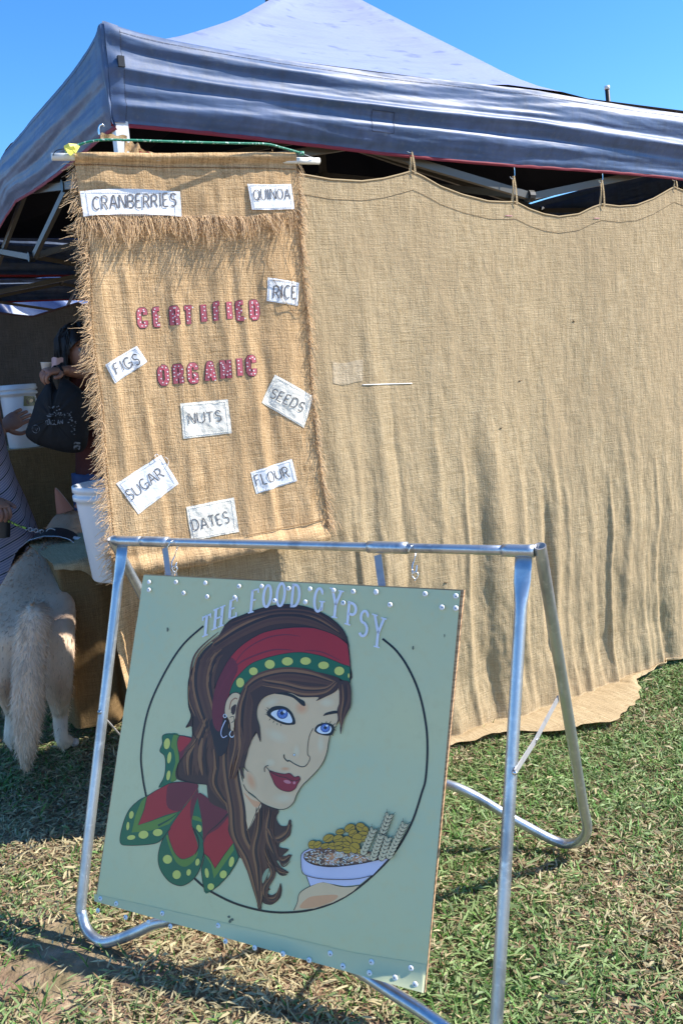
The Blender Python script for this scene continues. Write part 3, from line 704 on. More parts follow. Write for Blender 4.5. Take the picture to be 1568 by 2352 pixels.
patch_thr = {'white_cloth': mat('white_thread', (.7, .7, .72), .8), 'cream_cloth': mat('cream_thread', (.9, .88, .8), .8)}
for (w_, q, t_, mt, off, bow) in PATCH:
    q = [np.array(p, float) for p in q]; nu, nv = 16, 12
    def fn(u, v):
        a = q[0]+(q[1]-q[0])*u; b = q[3]+(q[2]-q[3])*u; p = a+(b-a)*v
        p[1] -= bow*math.sin(math.pi*u)
        e = .7*nz(p[0]*.12, p[1]*.12, 3) if (u in (0, 1) or v in (0, 1)) else 0
        wr = .0016*(nz(p[0]*.09, p[1]*.09, len(w_))+.6*nz(p[0]*.2, p[1]*.2, 2))*(math.sin(math.pi*u)*math.sin(math.pi*v))**.3*(1.8 if mt == 'cream_cloth' else 1)
        return bsurf(p[0]+e, p[1]+e, off+.0008*(1 if 0 < u < 1 and 0 < v < 1 else .3)+wr*.8), (p[0]*.001, p[1]*.001)
    V, F_, UV = gridmesh(fn, nu, nv)
    po = MB().add(V, F_).build('word_patch', M[mt], BAN)
    po['label'] = ('white' if mt == 'white_cloth' else 'cream')+' patch stencilled '+w_
    # inner running stitch
    st = MB(); cs_ = [q[0]*.94+q[2]*.06, q[1]*.94+q[3]*.06, q[2]*.94+q[0]*.06, q[3]*.94+q[1]*.06]
    for a, b in zip(cs_, cs_[1:]+cs_[:1]):
        R_ = resample([a, b], 4)
        for k in range(len(R_)-1):
            st.add(*tube([bsurf(*R_[k], off+.0014), bsurf(*(R_[k]+(R_[k+1]-R_[k])*.65), off+.0014)], .0007, 4))
    st.build('running_stitch', patch_thr[mt], po)
    word(w_, *t_, off+.0024, bsurf, po, M['ink'])
for pts in ([(363, 1052), (356, 1048), (360, 1043), (366, 1048)], [(380, 1050), (386, 1055), (388, 1063), (384, 1070)]):
    strand('loose_thread', pts, .006, .0008, (.8, .8, .8))
# ---- pink varsity letters
VL = {'C': [[(.95, .66), (.95, .85), (.78, .95), (.25, .95), (.05, .8), (.05, .2), (.25, .05), (.78, .05), (.95, .15), (.95, .34)]],
 'E': [[(.95, .95), (.1, .95), (.1, .05), (.95, .05)], [(.1, .5), (.75, .5)]],
 'R': [[(.12, 0), (.12, .95), (.75, .95), (.9, .82), (.9, .6), (.75, .48), (.2, .48)], [(.6, .48), (.88, .3), (.92, 0)]],
 'T': [[(.5, 0), (.5, .95)], [(.0, .92), (1, .92)]], 'I': [[(.5, 0), (.5, 1)]],
 'F': [[(.95, .95), (.12, .95), (.12, 0)], [(.12, .5), (.75, .5)]],
 'D': [[(.1, .05), (.1, .95), (.7, .95), (.92, .75), (.92, .25), (.7, .05), (.1, .05)]],
 'O': [[(.3, .95), (.7, .95), (.94, .75), (.94, .25), (.7, .05), (.3, .05), (.06, .25), (.06, .75), (.3, .95)]],
 'G': [[(.95, .68), (.95, .82), (.75, .95), (.28, .95), (.06, .78), (.06, .22), (.28, .05), (.92, .05), (.92, .42), (.55, .42)]],
 'A': [[(.06, 0), (.22, .6), (.38, .95), (.62, .95), (.78, .6), (.94, 0)], [(.2, .3), (.8, .3)]],
 'N': [[(.12, 0), (.12, 1)], [(.15, .95), (.85, .05)], [(.88, 0), (.88, 1)]]}
def varsity(c, cx, cy, w, h, rot, label=None):
    r = math.radians(rot); dx = np.array([math.cos(r), math.sin(r)]); up = np.array([math.sin(r), -math.cos(r)])
    sw = h*.205 if c != 'I' else h*.26
    iw = w-sw; ih = h-sw
    def mapp(p): return np.array([cx, cy])+dx*(p[0]-.5)*(iw if c != 'I' else 1)+up*(p[1]-.5)*(h-sw*.7)
    base = MB(); top = MB(); dots = MB()
    for s in VL[c]:
        pts = [mapp(p) for p in s]; R_ = resample(pts, 3)
        V, F = ribbon(R_, sw+3.2); put(base, V, F, bsurf, .0012)
        V, F = ribbon(R_, sw); put(top, V, F, bsurf, .0020)
        dist = 3.; acc = 0.
        for a, b in zip(R_, R_[1:]):
            acc += np.linalg.norm(b-a)
            if acc > 7.5:
                acc = 0; j = b+dx*random.choice([-2.2, 2.2])
                put(dots, [j+1.6*np.array([math.cos(k*math.pi/3), math.sin(k*math.pi/3)]) for k in range(6)], [tuple(range(6))], bsurf, .0027)
    lo = top.build('applique_letter', M['pink'], BAN)
    base.build('blanket_stitch', M['stitch_dark'], lo); dots.build('white_dots', M['white'], lo)
for c, cx, cy, w in (('C', 327.5, 730, 26), ('E', 362, 728, 22), ('R', 401, 726, 26), ('T', 433, 724, 27), ('I', 468, 719, 14), ('F', 499, 716, 21), ('I', 526, 713, 14), ('E', 552, 714, 24), ('D', 584, 712, 26)):
    varsity(c, cx, cy, w, 48, -4)
for c, cx, cy, w in (('O', 376.2, 862, 28), ('R', 410, 860, 27), ('G', 444, 857, 27), ('A', 483.6, 853, 28), ('N', 518, 848, 29), ('I', 550, 843, 14), ('C', 576, 840, 25)):
    varsity(c, cx, cy, w, 49, -4)
# ---- green rope, ribbon, post strap
def bpt(x, y, off): return pl(x, y, BP+bn*off, bn)
rp = smoothpts([bpt(150, 350, .03), bpt(178, 334, .03), bpt(228, 322, .05), bpt(300, 322, .06), bpt(420, 326, .06), bpt(540, 329, .05), bpt(612, 331, .045), bpt(650, 340, .04), bpt(693, 352, .03)], 10)
RO = thing('green_rope', 'thin green and white rope strung above the banner dowel', 'rope', rp[0])
MB().add(*tube(rp, .0032, 8)).build('rope_line', M['rope'], RO)
MB().add(*lathe(bpt(693, 352, .03), bt, [(0, -.008), (.006, -.007), (.006, .006), (0, .008)], 10)).build('rope_knot', M['rope'], RO)
MB().add(*tube([bpt(695, 353, .03), bpt(712, 360, .028), bpt(722, 363, .024)], .0008, 5)).build('fine_cord', M['post'], RO)
MB().add(*tube(smoothpts([bpt(122, 357, .024), bpt(130, 346, .027), bpt(152, 341, .03)], 5), .0012, 5)).build('fine_cord', M['black'], RO)
yb_ = MB()
for k, (poly) in enumerate([[(147, 335), (158, 329), (180, 331), (184, 337), (175, 352), (160, 356), (149, 344)], [(150, 340), (170, 335), (176, 346), (163, 358), (156, 352)]]):
    c = bpt(165, 343, .05); V = [bpt(x, y, .036+.012*k+.008*math.sin(i*2.1)) for i, (x, y) in enumerate(poly)]
    yb_.add([c]+V, [(0, i+1, (i+1) % len(V)+1) for i in range(len(V))])
yb_.build('yellow_ribbon', M['yellow'], smooth=False, label='crumpled yellow tape knotted at the left end of the green rope', cat='ribbon')
# burlap strap wound round the corner post, held by a hook
ST = thing('burlap_strap', 'rough burlap strap wound round the white corner post, red underneath', 'strap', bpt(260, 320, 0.))
def strip(name, pts, w, off, m_, par):
    P = smoothpts(pts, 6)
    def fn(u, v):
        i = u*(len(P)-1); a = int(min(i, len(P)-2)); p = P[a]+(P[a+1]-P[a])*(i-a)
        return bpt(p[0], p[1]+(v-.5)*w*(1+.25*math.sin(u*17)), off+.006*math.sin(u*9+v*2)), (u*.2, v*.03)
    V, F_, UV = gridmesh(fn, 36, 5); MB().add(V, F_, uv=UV).build(name, m_, par, useuv=True)
strip('strap_band', [(231, 312), (250, 314), (270, 317), (292, 317)], 13, .035, M['burlap_warm'], ST)
strip('strap_band', [(286, 335), (304, 340), (322, 345)], 26, .012, M['burlap_warm'], ST)
strip('strap_tail', [(318, 340), (335, 350), (356, 354), (368, 358)], 7, .010, M['burlap_warm'], ST)
strip('red_lining', [(320, 346), (330, 352), (345, 358)], 14, .006, M['red'], ST)
strip('strap_end', [(618, 327), (622, 340), (630, 358)], 9, .02, M['burlap_warm'], ST)
MB().add(*tube(smoothpts([bpt(229, 310, .03), bpt(227, 298, .03), bpt(229, 289, .03), bpt(235, 286, .028), bpt(240, 290, .026)], 6), .0026, 8)).build('strap_hook', M['chrome'], label='curved chrome hook holding the burlap strap left of the corner post', cat='hook')
lp = MB()
for dx_ in (0, 7):
    lp.add(*tube(smoothpts([bpt(619+dx_*.4, 326, .03), bpt(622+dx_*.6, 340, .03), bpt(626+dx_, 360, .024)], 5), [.0028]*11, 6))
lp.build('banner_loop', M['jute'], label='narrow burlap loop tying the green rope to the banner top at right', cat='loop')

# ------------------------------------------------------------------ A-frame stand
L0 = gnd(182, 2150); hv = unit(gnd(1135, 2437)-L0)
hv[2] = 0; hv = unit(hv)
TOPZ = 1.0
RFOOT = gnd(1350, 1962)
P262 = pl(262, 1242, L0, unit(np.array([-.414, -.843, .344]))); P123 = pl(1240, 1266, L0, unit(np.array([-.414, -.843, .344])))
hv = unit(P123-P262); hv[2] = 0; hv = unit(hv)
an = unit(np.array([-.414, -.843, .344])); an = unit(an-hv*(an@hv)); av = unit(np.cross(an, hv)); av = av if av[2] > 0 else -av
def fpl(x, y, off=0.): return pl(x, y, L0+an*off, an)
tA = fpl(262, 1242); tB = fpl(1236, 1266)
SF = thing('sign_stand', 'galvanised steel tube A-frame stand on the grass in front of the curtain', 'sign stand', ((L0[0]+RFOOT[0])/2, (L0[1]+RFOOT[1])/2, 0))
MB().add(*tube(np.linspace(tA-hv*.002, tB-hv*.03, 10), .0118, 16)).build('top_rail', M['steel'], SF)
def on(a, b, k): return a+(b-a)*k
def railpx(x): return fpl(x, 1242+(1266-1242)*(x-262)/(1236-262))
for x0, x1, r in ((266, 326, .0145), (327, 387, .0150), (845, 935, .0150), (1153, 1226, .0150)):
    MB().add(*tube(np.linspace(railpx(x0), railpx(x1), 6), r, 18)).build('rail_sleeve', M['steel'], SF)
# front U
mid = (railpx(262)+railpx(1236))/2
fLt = fpl(282, 1250); fRt = fpl(1202, 1273)
c1_ = fpl(190.4, 2043); c2_ = fpl(1140, 2330)
LC = [fLt, on(fLt, c1_, .5), c1_, fpl(189, 2100), fpl(203, 2140), fpl(233, 2163), fpl(270, 2158), fpl(320, 2138), fpl(372, 2118)]
lowmid = fpl(640, 2150)
RC = [fpl(900, 2280), fpl(960, 2318), fpl(1020, 2360), fpl(1070, 2398), fpl(1110, 2405), fpl(1135, 2385), c2_, on(c2_, fRt, .5), fRt]
lowm = (LC[-1]+RC[0])/2+Z*.035
path = [LC[0], LC[1], LC[2]]+LC[3:]+[fpl(470, 2112), fpl(620, 2140), fpl(780, 2205)]+RC[:6]+[RC[6], RC[7], RC[8]]
RAD = .0142
pp = smoothpts(path, 8)
pp = pp[::1]
# flattened ends under the rail
def flatU(P, name):
    V, F = tube(P, RAD, 16); V = np.array(V); n = len(P)
    for i in range(n):
        for end in (0, n-1):
            dd = np.linalg.norm(P[i]-P[end])
            if dd < .16:
                k = min(1, max(0, (.115-dd)/.05)); k = k*k*(3-2*k)
                for s in range(16):
                    q = V[i*16+s]-P[i]; a = q@hv; b = q@an
                    V[i*16+s] = P[i]+q-an*b*(.72*k)+hv*a*(.38*k)
    return MB().add(V, F).build(name, M['steel'], SF)
def dense(P):
    out = []
    for a, b in zip(P, P[1:]):
        k = max(1, int(np.linalg.norm(b-a)/.02)); out += [a+(b-a)*j/k for j in range(k)]
    return np.array(out+[P[-1]])
flatU(dense(pp), 'front_leg_tube')
# rear U in its own plane
rT = tB+hv*.028+Z*.012; rF = RFOOT; rdir = unit(rT-rF); rn = unit(np.cross(hv, rdir)); rn = rn if rn[1] > 0 else -rn
def rpl(x, y): return pl(x, y, rF, rn)
Wd = np.linalg.norm(tB-tA)+.05
R1 = [rpl(1239, 1254), on(rpl(1239, 1254), rpl(1338, 1850), .33), on(rpl(1239, 1254), rpl(1338, 1850), .66), rpl(1338, 1850), rpl(1347, 1895), rpl(1340, 1922), rpl(1315, 1937), rpl(1275, 1932), rpl(1190, 1888), rpl(1030, 1802)]
def mirror(p):
    c = (R1[0]-hv*Wd/2); k = (p-c)@hv; return p-hv*2*k
lt_ = rpl(257, 1236); ld_ = unit(rpl(327, 1366)-lt_); lf_ = lt_+ld_*((lt_[2]-.02)/-ld_[2])
R2 = [lf_+hv*.30+rdir*.07, lf_+hv*.10+rdir*.012, lf_+hv*.03-ld_*.03, lf_-ld_*.10, on(lt_, lf_, .5), lt_]
rm = [(R1[-1]+R2[0])/2+rdir*.02]
MB().add(*tube(dense(smoothpts(R1+rm+R2, 8)), RAD, 16, caps=False)).build('rear_leg_tube', M['steel'], SF)
for p in (R1[0], R2[-1]):   # open tube mouth
    d = unit(p-(rm[0]));
    dd = unit(R1[0]-R1[1])
    MB().add(*lathe(p, dd, [(RAD*.98, -.0), (RAD*.82, .0006), (RAD*.8, -.02), (0, -.02)], 18)).build('tube_mouth', M['steel_flat'], SF)
# folding braces
def flatbar(a, b, w, t, name, side, m_=None, par=SF):
    d = unit(b-a); s = unit(side-d*(side@d)); u = np.cross(d, s)
    return MB().add(*box((a+b)/2, d*np.linalg.norm(b-a)/2, s*w, u*t)).build(name, m_ or M['steel_flat'], par, smooth=False)
fr_ = fpl(1181, 1775, .018); rr_ = rpl(1284, 1590)-rn*.02
kn = (fr_*.55+rr_*.45)-Z*.008
b1 = flatbar(fr_, kn, .0075, .0015, 'folding_brace', Z); b2 = flatbar(kn-unit(rr_-fr_)*.012, rr_, .0075, .0015, 'folding_brace', Z)
for p in (fr_, kn): MB().add(*lathe(p-hv*.004, hv, [(0, 0), (.004, 0), (.004, .009), (0, .009)], 8)).build('rivet', M['chrome'], SF)
fl_ = fpl(230, 1636, .014); rl_ = pl(276, 1688, L0-an*.22, an)
MB().add(*tube(np.linspace(fl_, fl_+(rl_-fl_)*1.6, 4), .003, 6)).build('folding_brace', M['steel_flat'], SF)
MB().add(*lathe(fl_, an, [(0, -.002), (.006, -.001), (.006, .004), (0, .006)], 10)).build('rivet', M['steel'], SF)

# ------------------------------------------------------------------ sign board
BO = .034
BDC = [(330, 1321), (1057, 1357), (972, 2281), (217, 2070)]
def bd(x, y, off=0.): return pl(x, y, L0+an*(BO+off), an)
cTL, cTR, cBR, cBL = [bd(*p) for p in BDC]
SB = thing('sign_board', 'pale green painted board with a headscarf portrait hanging in the steel frame', 'sign', (cBL+cBR)/2)
# plywood backing
pv = [c-an*.003 for c in (cTL, cTR, cBR, cBL)]+[c-an*.013 for c in (cTL, cTR, cBR, cBL)]
pv[1] = pv[1]+hv*.007; pv[2] = pv[2]+hv*.002; pv[5] = pv[5]+hv*.007; pv[6] = pv[6]+hv*.002; pv[0] = pv[0]+av*.003; pv[1] = pv[1]+av*.003; pv[4] = pv[4]+av*.003; pv[5] = pv[5]+av*.003
MB().add(pv, [(0, 3, 2, 1), (4, 5, 6, 7), (0, 1, 5, 4), (1, 2, 6, 5), (2, 3, 7, 6), (3, 0, 4, 7)]).build('plywood_backing', M['ply'], SB, smooth=False)
def sheet_fn(u, v):
    x = (1-v)*(330+727*u)+v*(222+753*u); y = (1-v)*(1321+36*u)+v*(2064+212*u)
    xe = 1.2*nz(v*14, 0, 4) if u == 0 else 0
    k = math.sin(math.pi*min(1, max(0, (v-.90)/.1)))*0
    b = 0.
    return bd(x+xe, y, b), (u, v)
V, F_, UV = gridmesh(sheet_fn, 1, 24); MB().add(V, F_).build('painted_sheet', M['sheet'], SB, smooth=False)
sh2 = mat('painted_strip', (.60, .60, .35), .3, noisec=[((2, 2, 3), (.53, .55, .33), .4, .62)], bump=[((2.5, 2.5, 1.5), .10, .02)])
q = [(224, 2056), (560, 2124), (780, 2190), (990, 2243), (973, 2281), (596, 2176), (217, 2070)]
def stripoff(x, y):
    yt = interp(x, [(217, 2053), (420, 2098), (620, 2143), (810, 2188), (985, 2216)]); yb = interp(x, [(217, 2070), (972, 2281)])
    if y < yt or yb-yt < 5: return 0
    return .013*interp(x, [(217, 0), (480, .05), (590, .75), (660, .9), (730, .25), (800, .12), (880, .8), (990, 1.)])*min(1, (y-yt)/(yb-yt))**2.2
def strip_fn(u, v):
    x = 217+768*u; yt = interp(x, [(217, 2053), (420, 2098), (620, 2143), (810, 2188), (985, 2216)]); yb = interp(x, [(217, 2070), (970, 2281), (985, 2283)])
    xx = min(x, interp(yt+(yb-yt)*v, [(2216, 979), (2281, 972)])); wv = interp(xx, [(217, 0), (480, .05), (590, .75), (660, .9), (730, .25), (800, .12), (880, .8), (990, 1.)])
    yb2 = interp(xx, [(217, 2070), (972, 2281)])
    return bd(xx, yt+(yb2-yt)*v, .0009+.013*wv*v**2.2), (u, v)
V, F_, UV = gridmesh(strip_fn, 90, 14); MB().add(V, F_).build('bottom_strip', sh2, SB)
# ------- printed picture, all on the board's own plane
INKM = {}
def pm(r, g, b, k=1.):
    key = (r, g, b)
    if key not in INKM:
        c = [min(.88, x*k_) for x, k_ in zip(lin(r, g, b), (1.22, .99, .78) if r > b else (1.25, 1.08, .95))]; INKM[key] = mat('printed_%02x%02x%02x' % key, tuple(c), .38, noisec=[(9, tuple(x*.9 for x in c), .4, .7)])
    return INKM[key]
RA = lambda p: (250.9+p[0]/2.5, 1285.8+p[1]/2.5)
RB = lambda p: (219.5+p[0]/3.125, 1630.7+p[1]/3.125)
RC_ = lambda p: (533.1+p[0]/4.5455, 1442.5+p[1]/4.5455)
RD = lambda p: (595.8+p[0]/3.5714, 1787.5+p[1]/3.5714)
class Print:
    def __init__(s, name, z0): s.name = name; s.z = z0; s.k = {}; s.parts = []
    def _mb(s, col):
        return s.k.setdefault(col, MB())
    def poly(s, reg, pts, col, sm=True, step=.000012):
        P = [reg(p) for p in pts]
        if sm: P = [tuple(p) for p in smoothpts(P, 4, closed=True)]
        s.z += step
        tr = tessellate_polygon([[Vector((x, y, 0)) for x, y in P]])
        s._mb(col).add([bd(x, y, s.z) for x, y in P], tr); return s
    def line(s, reg, pts, col, w, w2=None, sm=True, taper=False, step=.000012):
        P = [reg(p) for p in pts]
        if sm and len(P) > 2: P = [tuple(p) for p in smoothpts(P, 6)]
        n = len(P); ww = np.ones(n)*w if w2 is None else np.linspace(w, w2, n)
        if taper: ww = w*np.sin(np.linspace(.12, math.pi-.08, n))**.7
        s.z += step; V, F = ribbon(P, ww); s._mb(col).add([bd(x, y, s.z) for x, y in V], F); return s
    def oval(s, reg, cx, cy, rx, ry, col, rot=0., edge=None, ew=1.):
        r = math.radians(rot); sc = reg((1, 0))[0]-reg((0, 0))[0]
        pts = [(cx+rx*math.cos(a)*math.cos(r)-ry*math.sin(a)*math.sin(r), cy+rx*math.cos(a)*math.sin(r)+ry*math.sin(a)*math.cos(r)) for a in np.linspace(0, 2*math.pi, 17)[:-1]]
        if edge: s.poly(reg, [(cx+(x-cx)*(1+ew/(rx*sc)), cy+(y-cy)*(1+ew/(ry*sc))) for x, y in pts], edge, False)
        s.poly(reg, pts, col, False); return s
    def done(s, par):
        keys = list(s.k); root = None
        allm = MB(); mats = []
        for i, c in enumerate(keys):
            m_ = s.k[c]; mats.append(pm(*c)); 
            for v in [np.concatenate(m_.v)]: allm.add(v, m_.f, i)
        return allm.build(s.name, mats, par, smooth=False)
BLK = (28, 24, 26); DK = (68, 42, 36); BR = (96, 63, 48); LB = (140, 102, 70); RED = (170, 34, 48); MAR = (112, 32, 52); GRN = (28, 104, 72); DGR = (20, 76, 58); LGR = (96, 142, 62); YEL = (204, 218, 118); SKN = (240, 202, 170); SKL = (240, 214, 188); SKD = (222, 172, 134); WHT = (235, 238, 245); LAV = (208, 216, 245); BLU = (74, 112, 190)
ID = lambda p: p
# circle line
pr = Print('ring_line', .0010)
ring1 = [(467, 1438), (423, 1478), (387, 1530), (351, 1602), (333, 1662), (324, 1734), (328, 1786), (336, 1830)]
ring2 = [(440, 2011), (466, 2035), (488, 2050), (539.5, 2075), (600, 2091.5), (652, 2096), (713, 2090), (775, 2069), (836.6, 2028), (901, 1964), (943, 1894), (968, 1821), (977, 1787), (981, 1720), (977, 1660), (962, 1592), (938, 1536), (910, 1495), (878, 1467)]
pr.line(ID, ring1, BLK, 4.2); pr.line(ID, ring2, BLK, 4.8); pr.done(SB)
# headscarf tails
pr = Print('scarf_tails_print', .0012)
pr.poly(RB, [(480, 185), (530, 170), (600, 182), (605, 330), (598, 420), (580, 500), (455, 558), (492, 480), (503, 400), (495, 330), (462, 295), (480, 250)], GRN)
pr.poly(RB, [(562, 180), (600, 183), (586, 240), (600, 330), (597, 400), (578, 450), (582, 500), (540, 512), (556, 440), (574, 370), (562, 290), (542, 262)], LGR)
pr.poly(RB, [(602, 184), (680, 195), (714, 214), (720, 300), (680, 400), (600, 470), (600, 330), (584, 243)], MAR)
pr.poly(RB, [(604, 190), (660, 198), (690, 215), (650, 260), (605, 300), (586, 245)], RED)
for cx, cy, rx, ry in ((513, 242, 22, 40), (530, 342, 14, 42), (524, 470, 14, 36)): pr.oval(RB, cx, cy, rx, ry, YEL, 8, DGR, .8)
pr.line(RB, [(455, 558), (492, 480), (503, 400), (495, 330), (462, 295), (480, 240), (482, 185), (530, 170), (600, 182), (680, 195), (714, 214)], BLK, 1.2)
pr.line(RB, [(602, 184), (586, 243), (600, 330), (597, 400), (578, 450), (582, 500)], DGR, 1.2)
pr.poly(RB, [(365, 620), (450, 570), (560, 520), (700, 520), (730, 570), (600, 740), (540, 860), (475, 930), (410, 962), (240, 972), (178, 950), (195, 830), (240, 720), (310, 650)], GRN)
pr.poly(RB, [(370, 612), (330, 655), (290, 750), (260, 880), (400, 866), (530, 818), (604, 728), (500, 765), (310, 827), (345, 720)], LGR, False)
pr.poly(RB, [(372, 622), (450, 570), (540, 525), (700, 520), (735, 560), (650, 670), (604, 728), (500, 757), (400, 797), (306, 827), (350, 712)], RED, False)
pr.poly(RB, [(540, 528), (700, 520), (735, 560), (650, 665), (604, 726), (520, 700), (510, 600)], MAR)
pr.line(RB, [(450, 830), (540, 780), (600, 730)], DGR, 5, 1)
for cx, cy, rx, ry, ro in ((258, 753, 16, 28, 10), (233, 833, 11, 30, 5), (257, 915, 30, 17, -8), (345, 895, 36, 29, -10), (447, 880, 35, 26, -6)): pr.oval(RB, cx, cy, rx, ry, YEL, ro, DGR, .8)
pr.line(RB, [(700, 520), (560, 520), (450, 570), (365, 620), (310, 650), (240, 720), (195, 830), (178, 950), (240, 972), (410, 962), (475, 930), (525, 860)], BLK, 1.3)
pr.line(RB, [(370, 620), (350, 712), (306, 827), (400, 797), (500, 757), (604, 728)], DGR, 1.3, sm=False)
pr.poly(RB, [(728, 600), (758, 760), (775, 960), (735, 885), (690, 830), (696, 760)], GRN)
pr.poly(RB, [(696, 760), (745, 770), (766, 800), (750, 800), (697, 785)], LGR)
pr.oval(RB, 743, 850, 19, 27, YEL, -15, DGR, .8)
pr.poly(RB, [(500, 900), (470, 960), (450, 1050), (460, 1130), (500, 1200), (550, 1245), (620, 1262), (690, 1225), (740, 1160), (770, 1060), (778, 960), (755, 900), (730, 860), (690, 830), (540, 860)], GRN)
pr.poly(RB, [(510, 900), (522, 960), (560, 1060), (600, 1112), (650, 1124), (705, 1085), (735, 1020), (700, 1000), (580, 1000), (545, 920)], LGR)
pr.poly(RB, [(730, 565), (690, 620), (604, 740), (535, 845), (523, 900), (560, 1010), (600, 1060), (640, 1070), (700, 1045), (735, 980), (700, 860), (690, 790), (712, 690), (735, 620)], RED)
pr.poly(RB, [(730, 570), (690, 640), (680, 740), (690, 790), (712, 690), (735, 620)], MAR)
pr.line(RB, [(700, 850), (735, 920), (740, 980), (715, 1040)], BLK, 4, 1.5)
for cx, cy, rx, ry in ((517, 1072, 33, 32), (583, 1182, 30, 32), (669, 1166, 16, 24), (732, 1092, 15, 26)): pr.oval(RB, cx, cy, rx, ry, YEL, 10, DGR, .8)
pr.line(RB, [(540, 850), (500, 900), (470, 960), (450, 1050), (460, 1130), (500, 1200), (550, 1245), (620, 1262), (690, 1225), (740, 1160), (770, 1060), (778, 960), (755, 900), (690, 835)], BLK, 1.5)
pr.line(RB, [(730, 570), (690, 630), (604, 740), (535, 845), (523, 900), (560, 1010), (600, 1060), (640, 1070), (700, 1045)], DGR, 1.3)
pr.poly(RB, [(772, 950), (780, 1060), (758, 1150), (782, 1304), (820, 1307), (885, 1260), (960, 1180), (1028, 1060), (995, 955), (960, 940), (860, 1000)], GRN)
pr.poly(RB, [(776, 1030), (830, 1110), (850, 1210), (892, 1150), (994, 1005), (985, 945), (858, 1100), (800, 1000)], LGR, False)
pr.poly(RB, [(735, 600), (830, 650), (955, 730), (955, 830), (990, 952), (920, 1045), (858, 1138), (815, 1060), (778, 1030), (775, 950), (765, 800)], RED, False)
pr.poly(RB, [(735, 600), (830, 650), (955, 730), (950, 770), (880, 850), (800, 900), (775, 950), (765, 800)], MAR)
pr.line(RB, [(955, 740), (880, 820), (820, 870), (780, 925)], BLK, 3.5, .8)
for cx, cy, rx, ry, ro in ((976, 1090, 18, 38, 12), (917, 1180, 25, 29, 20), (799, 1170, 14, 36, -8), (828, 1268, 24, 24, 0)): pr.oval(RB, cx, cy, rx, ry, YEL, ro, DGR, .8)
pr.line(RB, [(772, 950), (780, 1060), (758, 1150), (782, 1304), (820, 1307), (885, 1260), (960, 1180), (1028, 1060), (990, 952), (920, 1045), (858, 1138), (815, 1060), (778, 1030)], BLK, 1.4, sm=False)
pr.done(SB)
# hair behind
zt_ = pr.z
pr = Print('hair_print', zt_+.0001)
pr.poly(RB, [(700, 60), (690, 200), (655, 300), (600, 380), (575, 440), (590, 500), (700, 520), (790, 520), (820, 660), (960, 740), (950, 860), (992, 960), (1036, 1060), (1070, 1062), (1080, 1110), (1105, 1200), (1150, 1325), (1165, 1425), (1188, 1432), (1192, 1375), (1215, 1392), (1268, 1396), (1322, 1350), (1336, 1290), (1325, 1243), (1308, 1300), (1262, 1330), (1228, 1308), (1252, 1286), (1215, 1250), (1250, 1140), (1290, 1180), (1295, 1130), (1320, 1178), (1386, 1168), (1330, 1130), (1300, 1080), (1360, 1098), (1408, 1040), (1340, 1050), (1385, 1002), (1320, 985), (1330, 945), (1395, 900), (1403, 800), (1388, 790), (1372, 830), (1325, 828), (1296, 775), (1310, 715), (1180, 660), (1070, 560), (1050, 420), (1080, 300), (1180, 120), (1150, 0), (900, -200), (750, -100)], DK)
pr.poly(RA, [(455, 830), (455, 700), (478, 620), (512, 560), (560, 510), (600, 480), (632, 430), (662, 380), (700, 345), (760, 320), (850, 285), (940, 263), (1010, 256), (1090, 262), (1160, 280), (1230, 310), (1290, 350), (1335, 395), (1360, 440), (1375, 500), (1383, 600), (1380, 700), (1200, 760), (900, 760), (800, 900), (740, 1100), (700, 1250), (560, 1290), (430, 1270), (390, 1240), (388, 1200), (420, 1140), (490, 1050), (475, 960), (440, 963), (470, 900)], DK)
# neck & hair strands
pr.poly(RB, [(1005, 300), (1070, 560), (1185, 665), (1160, 740), (1085, 870), (1062, 740), (1050, 600), (1000, 420)], SKN)
pr.poly(RB, [(1062, 590), (1120, 640), (1185, 668), (1150, 700), (1110, 660)], SKD)
pr.line(RB, [(1000, 330), (1012, 420), (1045, 560), (1062, 740), (1085, 870), (1150, 740), (1190, 660)], BLK, 1.3)
R2_ = random.Random(4)
def strands(reg, base, n, spread, cols, w):
    for k in range(n):
        o = (k/(n-1)-.5)*spread if n > 1 else 0
        pts = [(x+o*sx, y+o*sy) for (x, y, sx, sy) in base]
        pr.line(reg, pts, cols[k % len(cols)], w*R2_.uniform(.6, 1.2), taper=True)
C3 = [BR, LB, (50, 30, 30), BR, (86, 54, 44)]
strands(RA, [(620, 520, .3, 1), (540, 640, 1, .3), (500, 780, 1, 0), (540, 900, 1, 0)], 7, 90, [(150, 110, 76), BR, (122, 86, 62)], 4)
strands(RB, [(900, 250, 1, 0), (930, 480, 1, 0), (1000, 700, 1, 0), (1060, 950, 1, .1), (1140, 1150, 1, 0)], 6, 110, [(150, 110, 76), (122, 86, 62)], 3.5)
strands(RA, [(640, 480, .2, 1), (560, 560, 1, .3), (530, 700, 1, 0), (560, 850, 1, 0), (610, 1000, 1, .1), (600, 1100, 1, 0)], 9, 130, C3, 7)
strands(RA, [(600, 500, .3, 1), (760, 400, .3, 1), (950, 330, 0, 1), (1150, 340, 0, 1), (1330, 430, .6, .8)], 6, 60, C3, 8)
strands(RA, [(700, 370, .3, 1), (850, 315, 0, 1), (1000, 290, 0, 1), (1180, 310, 0, 1), (1320, 400, .3, .7)], 4, 30, [(58, 36, 34), BR], 6)
strands(RB, [(830, 60, 1, 0), (770, 200, 1, 0), (700, 330, 1, 0), (690, 470, .7, 0)], 6, 120, C3, 7)
strands(RB, [(800, 200, 1, 0), (780, 330, 1, 0), (800, 470, 1, 0)], 5, 130, C3, 8)
strands(RB, [(870, 280, 1, 0), (880, 400, 1, 0), (870, 540, 1, 0), (960, 690, .6, 0)], 5, 90, C3, 8)
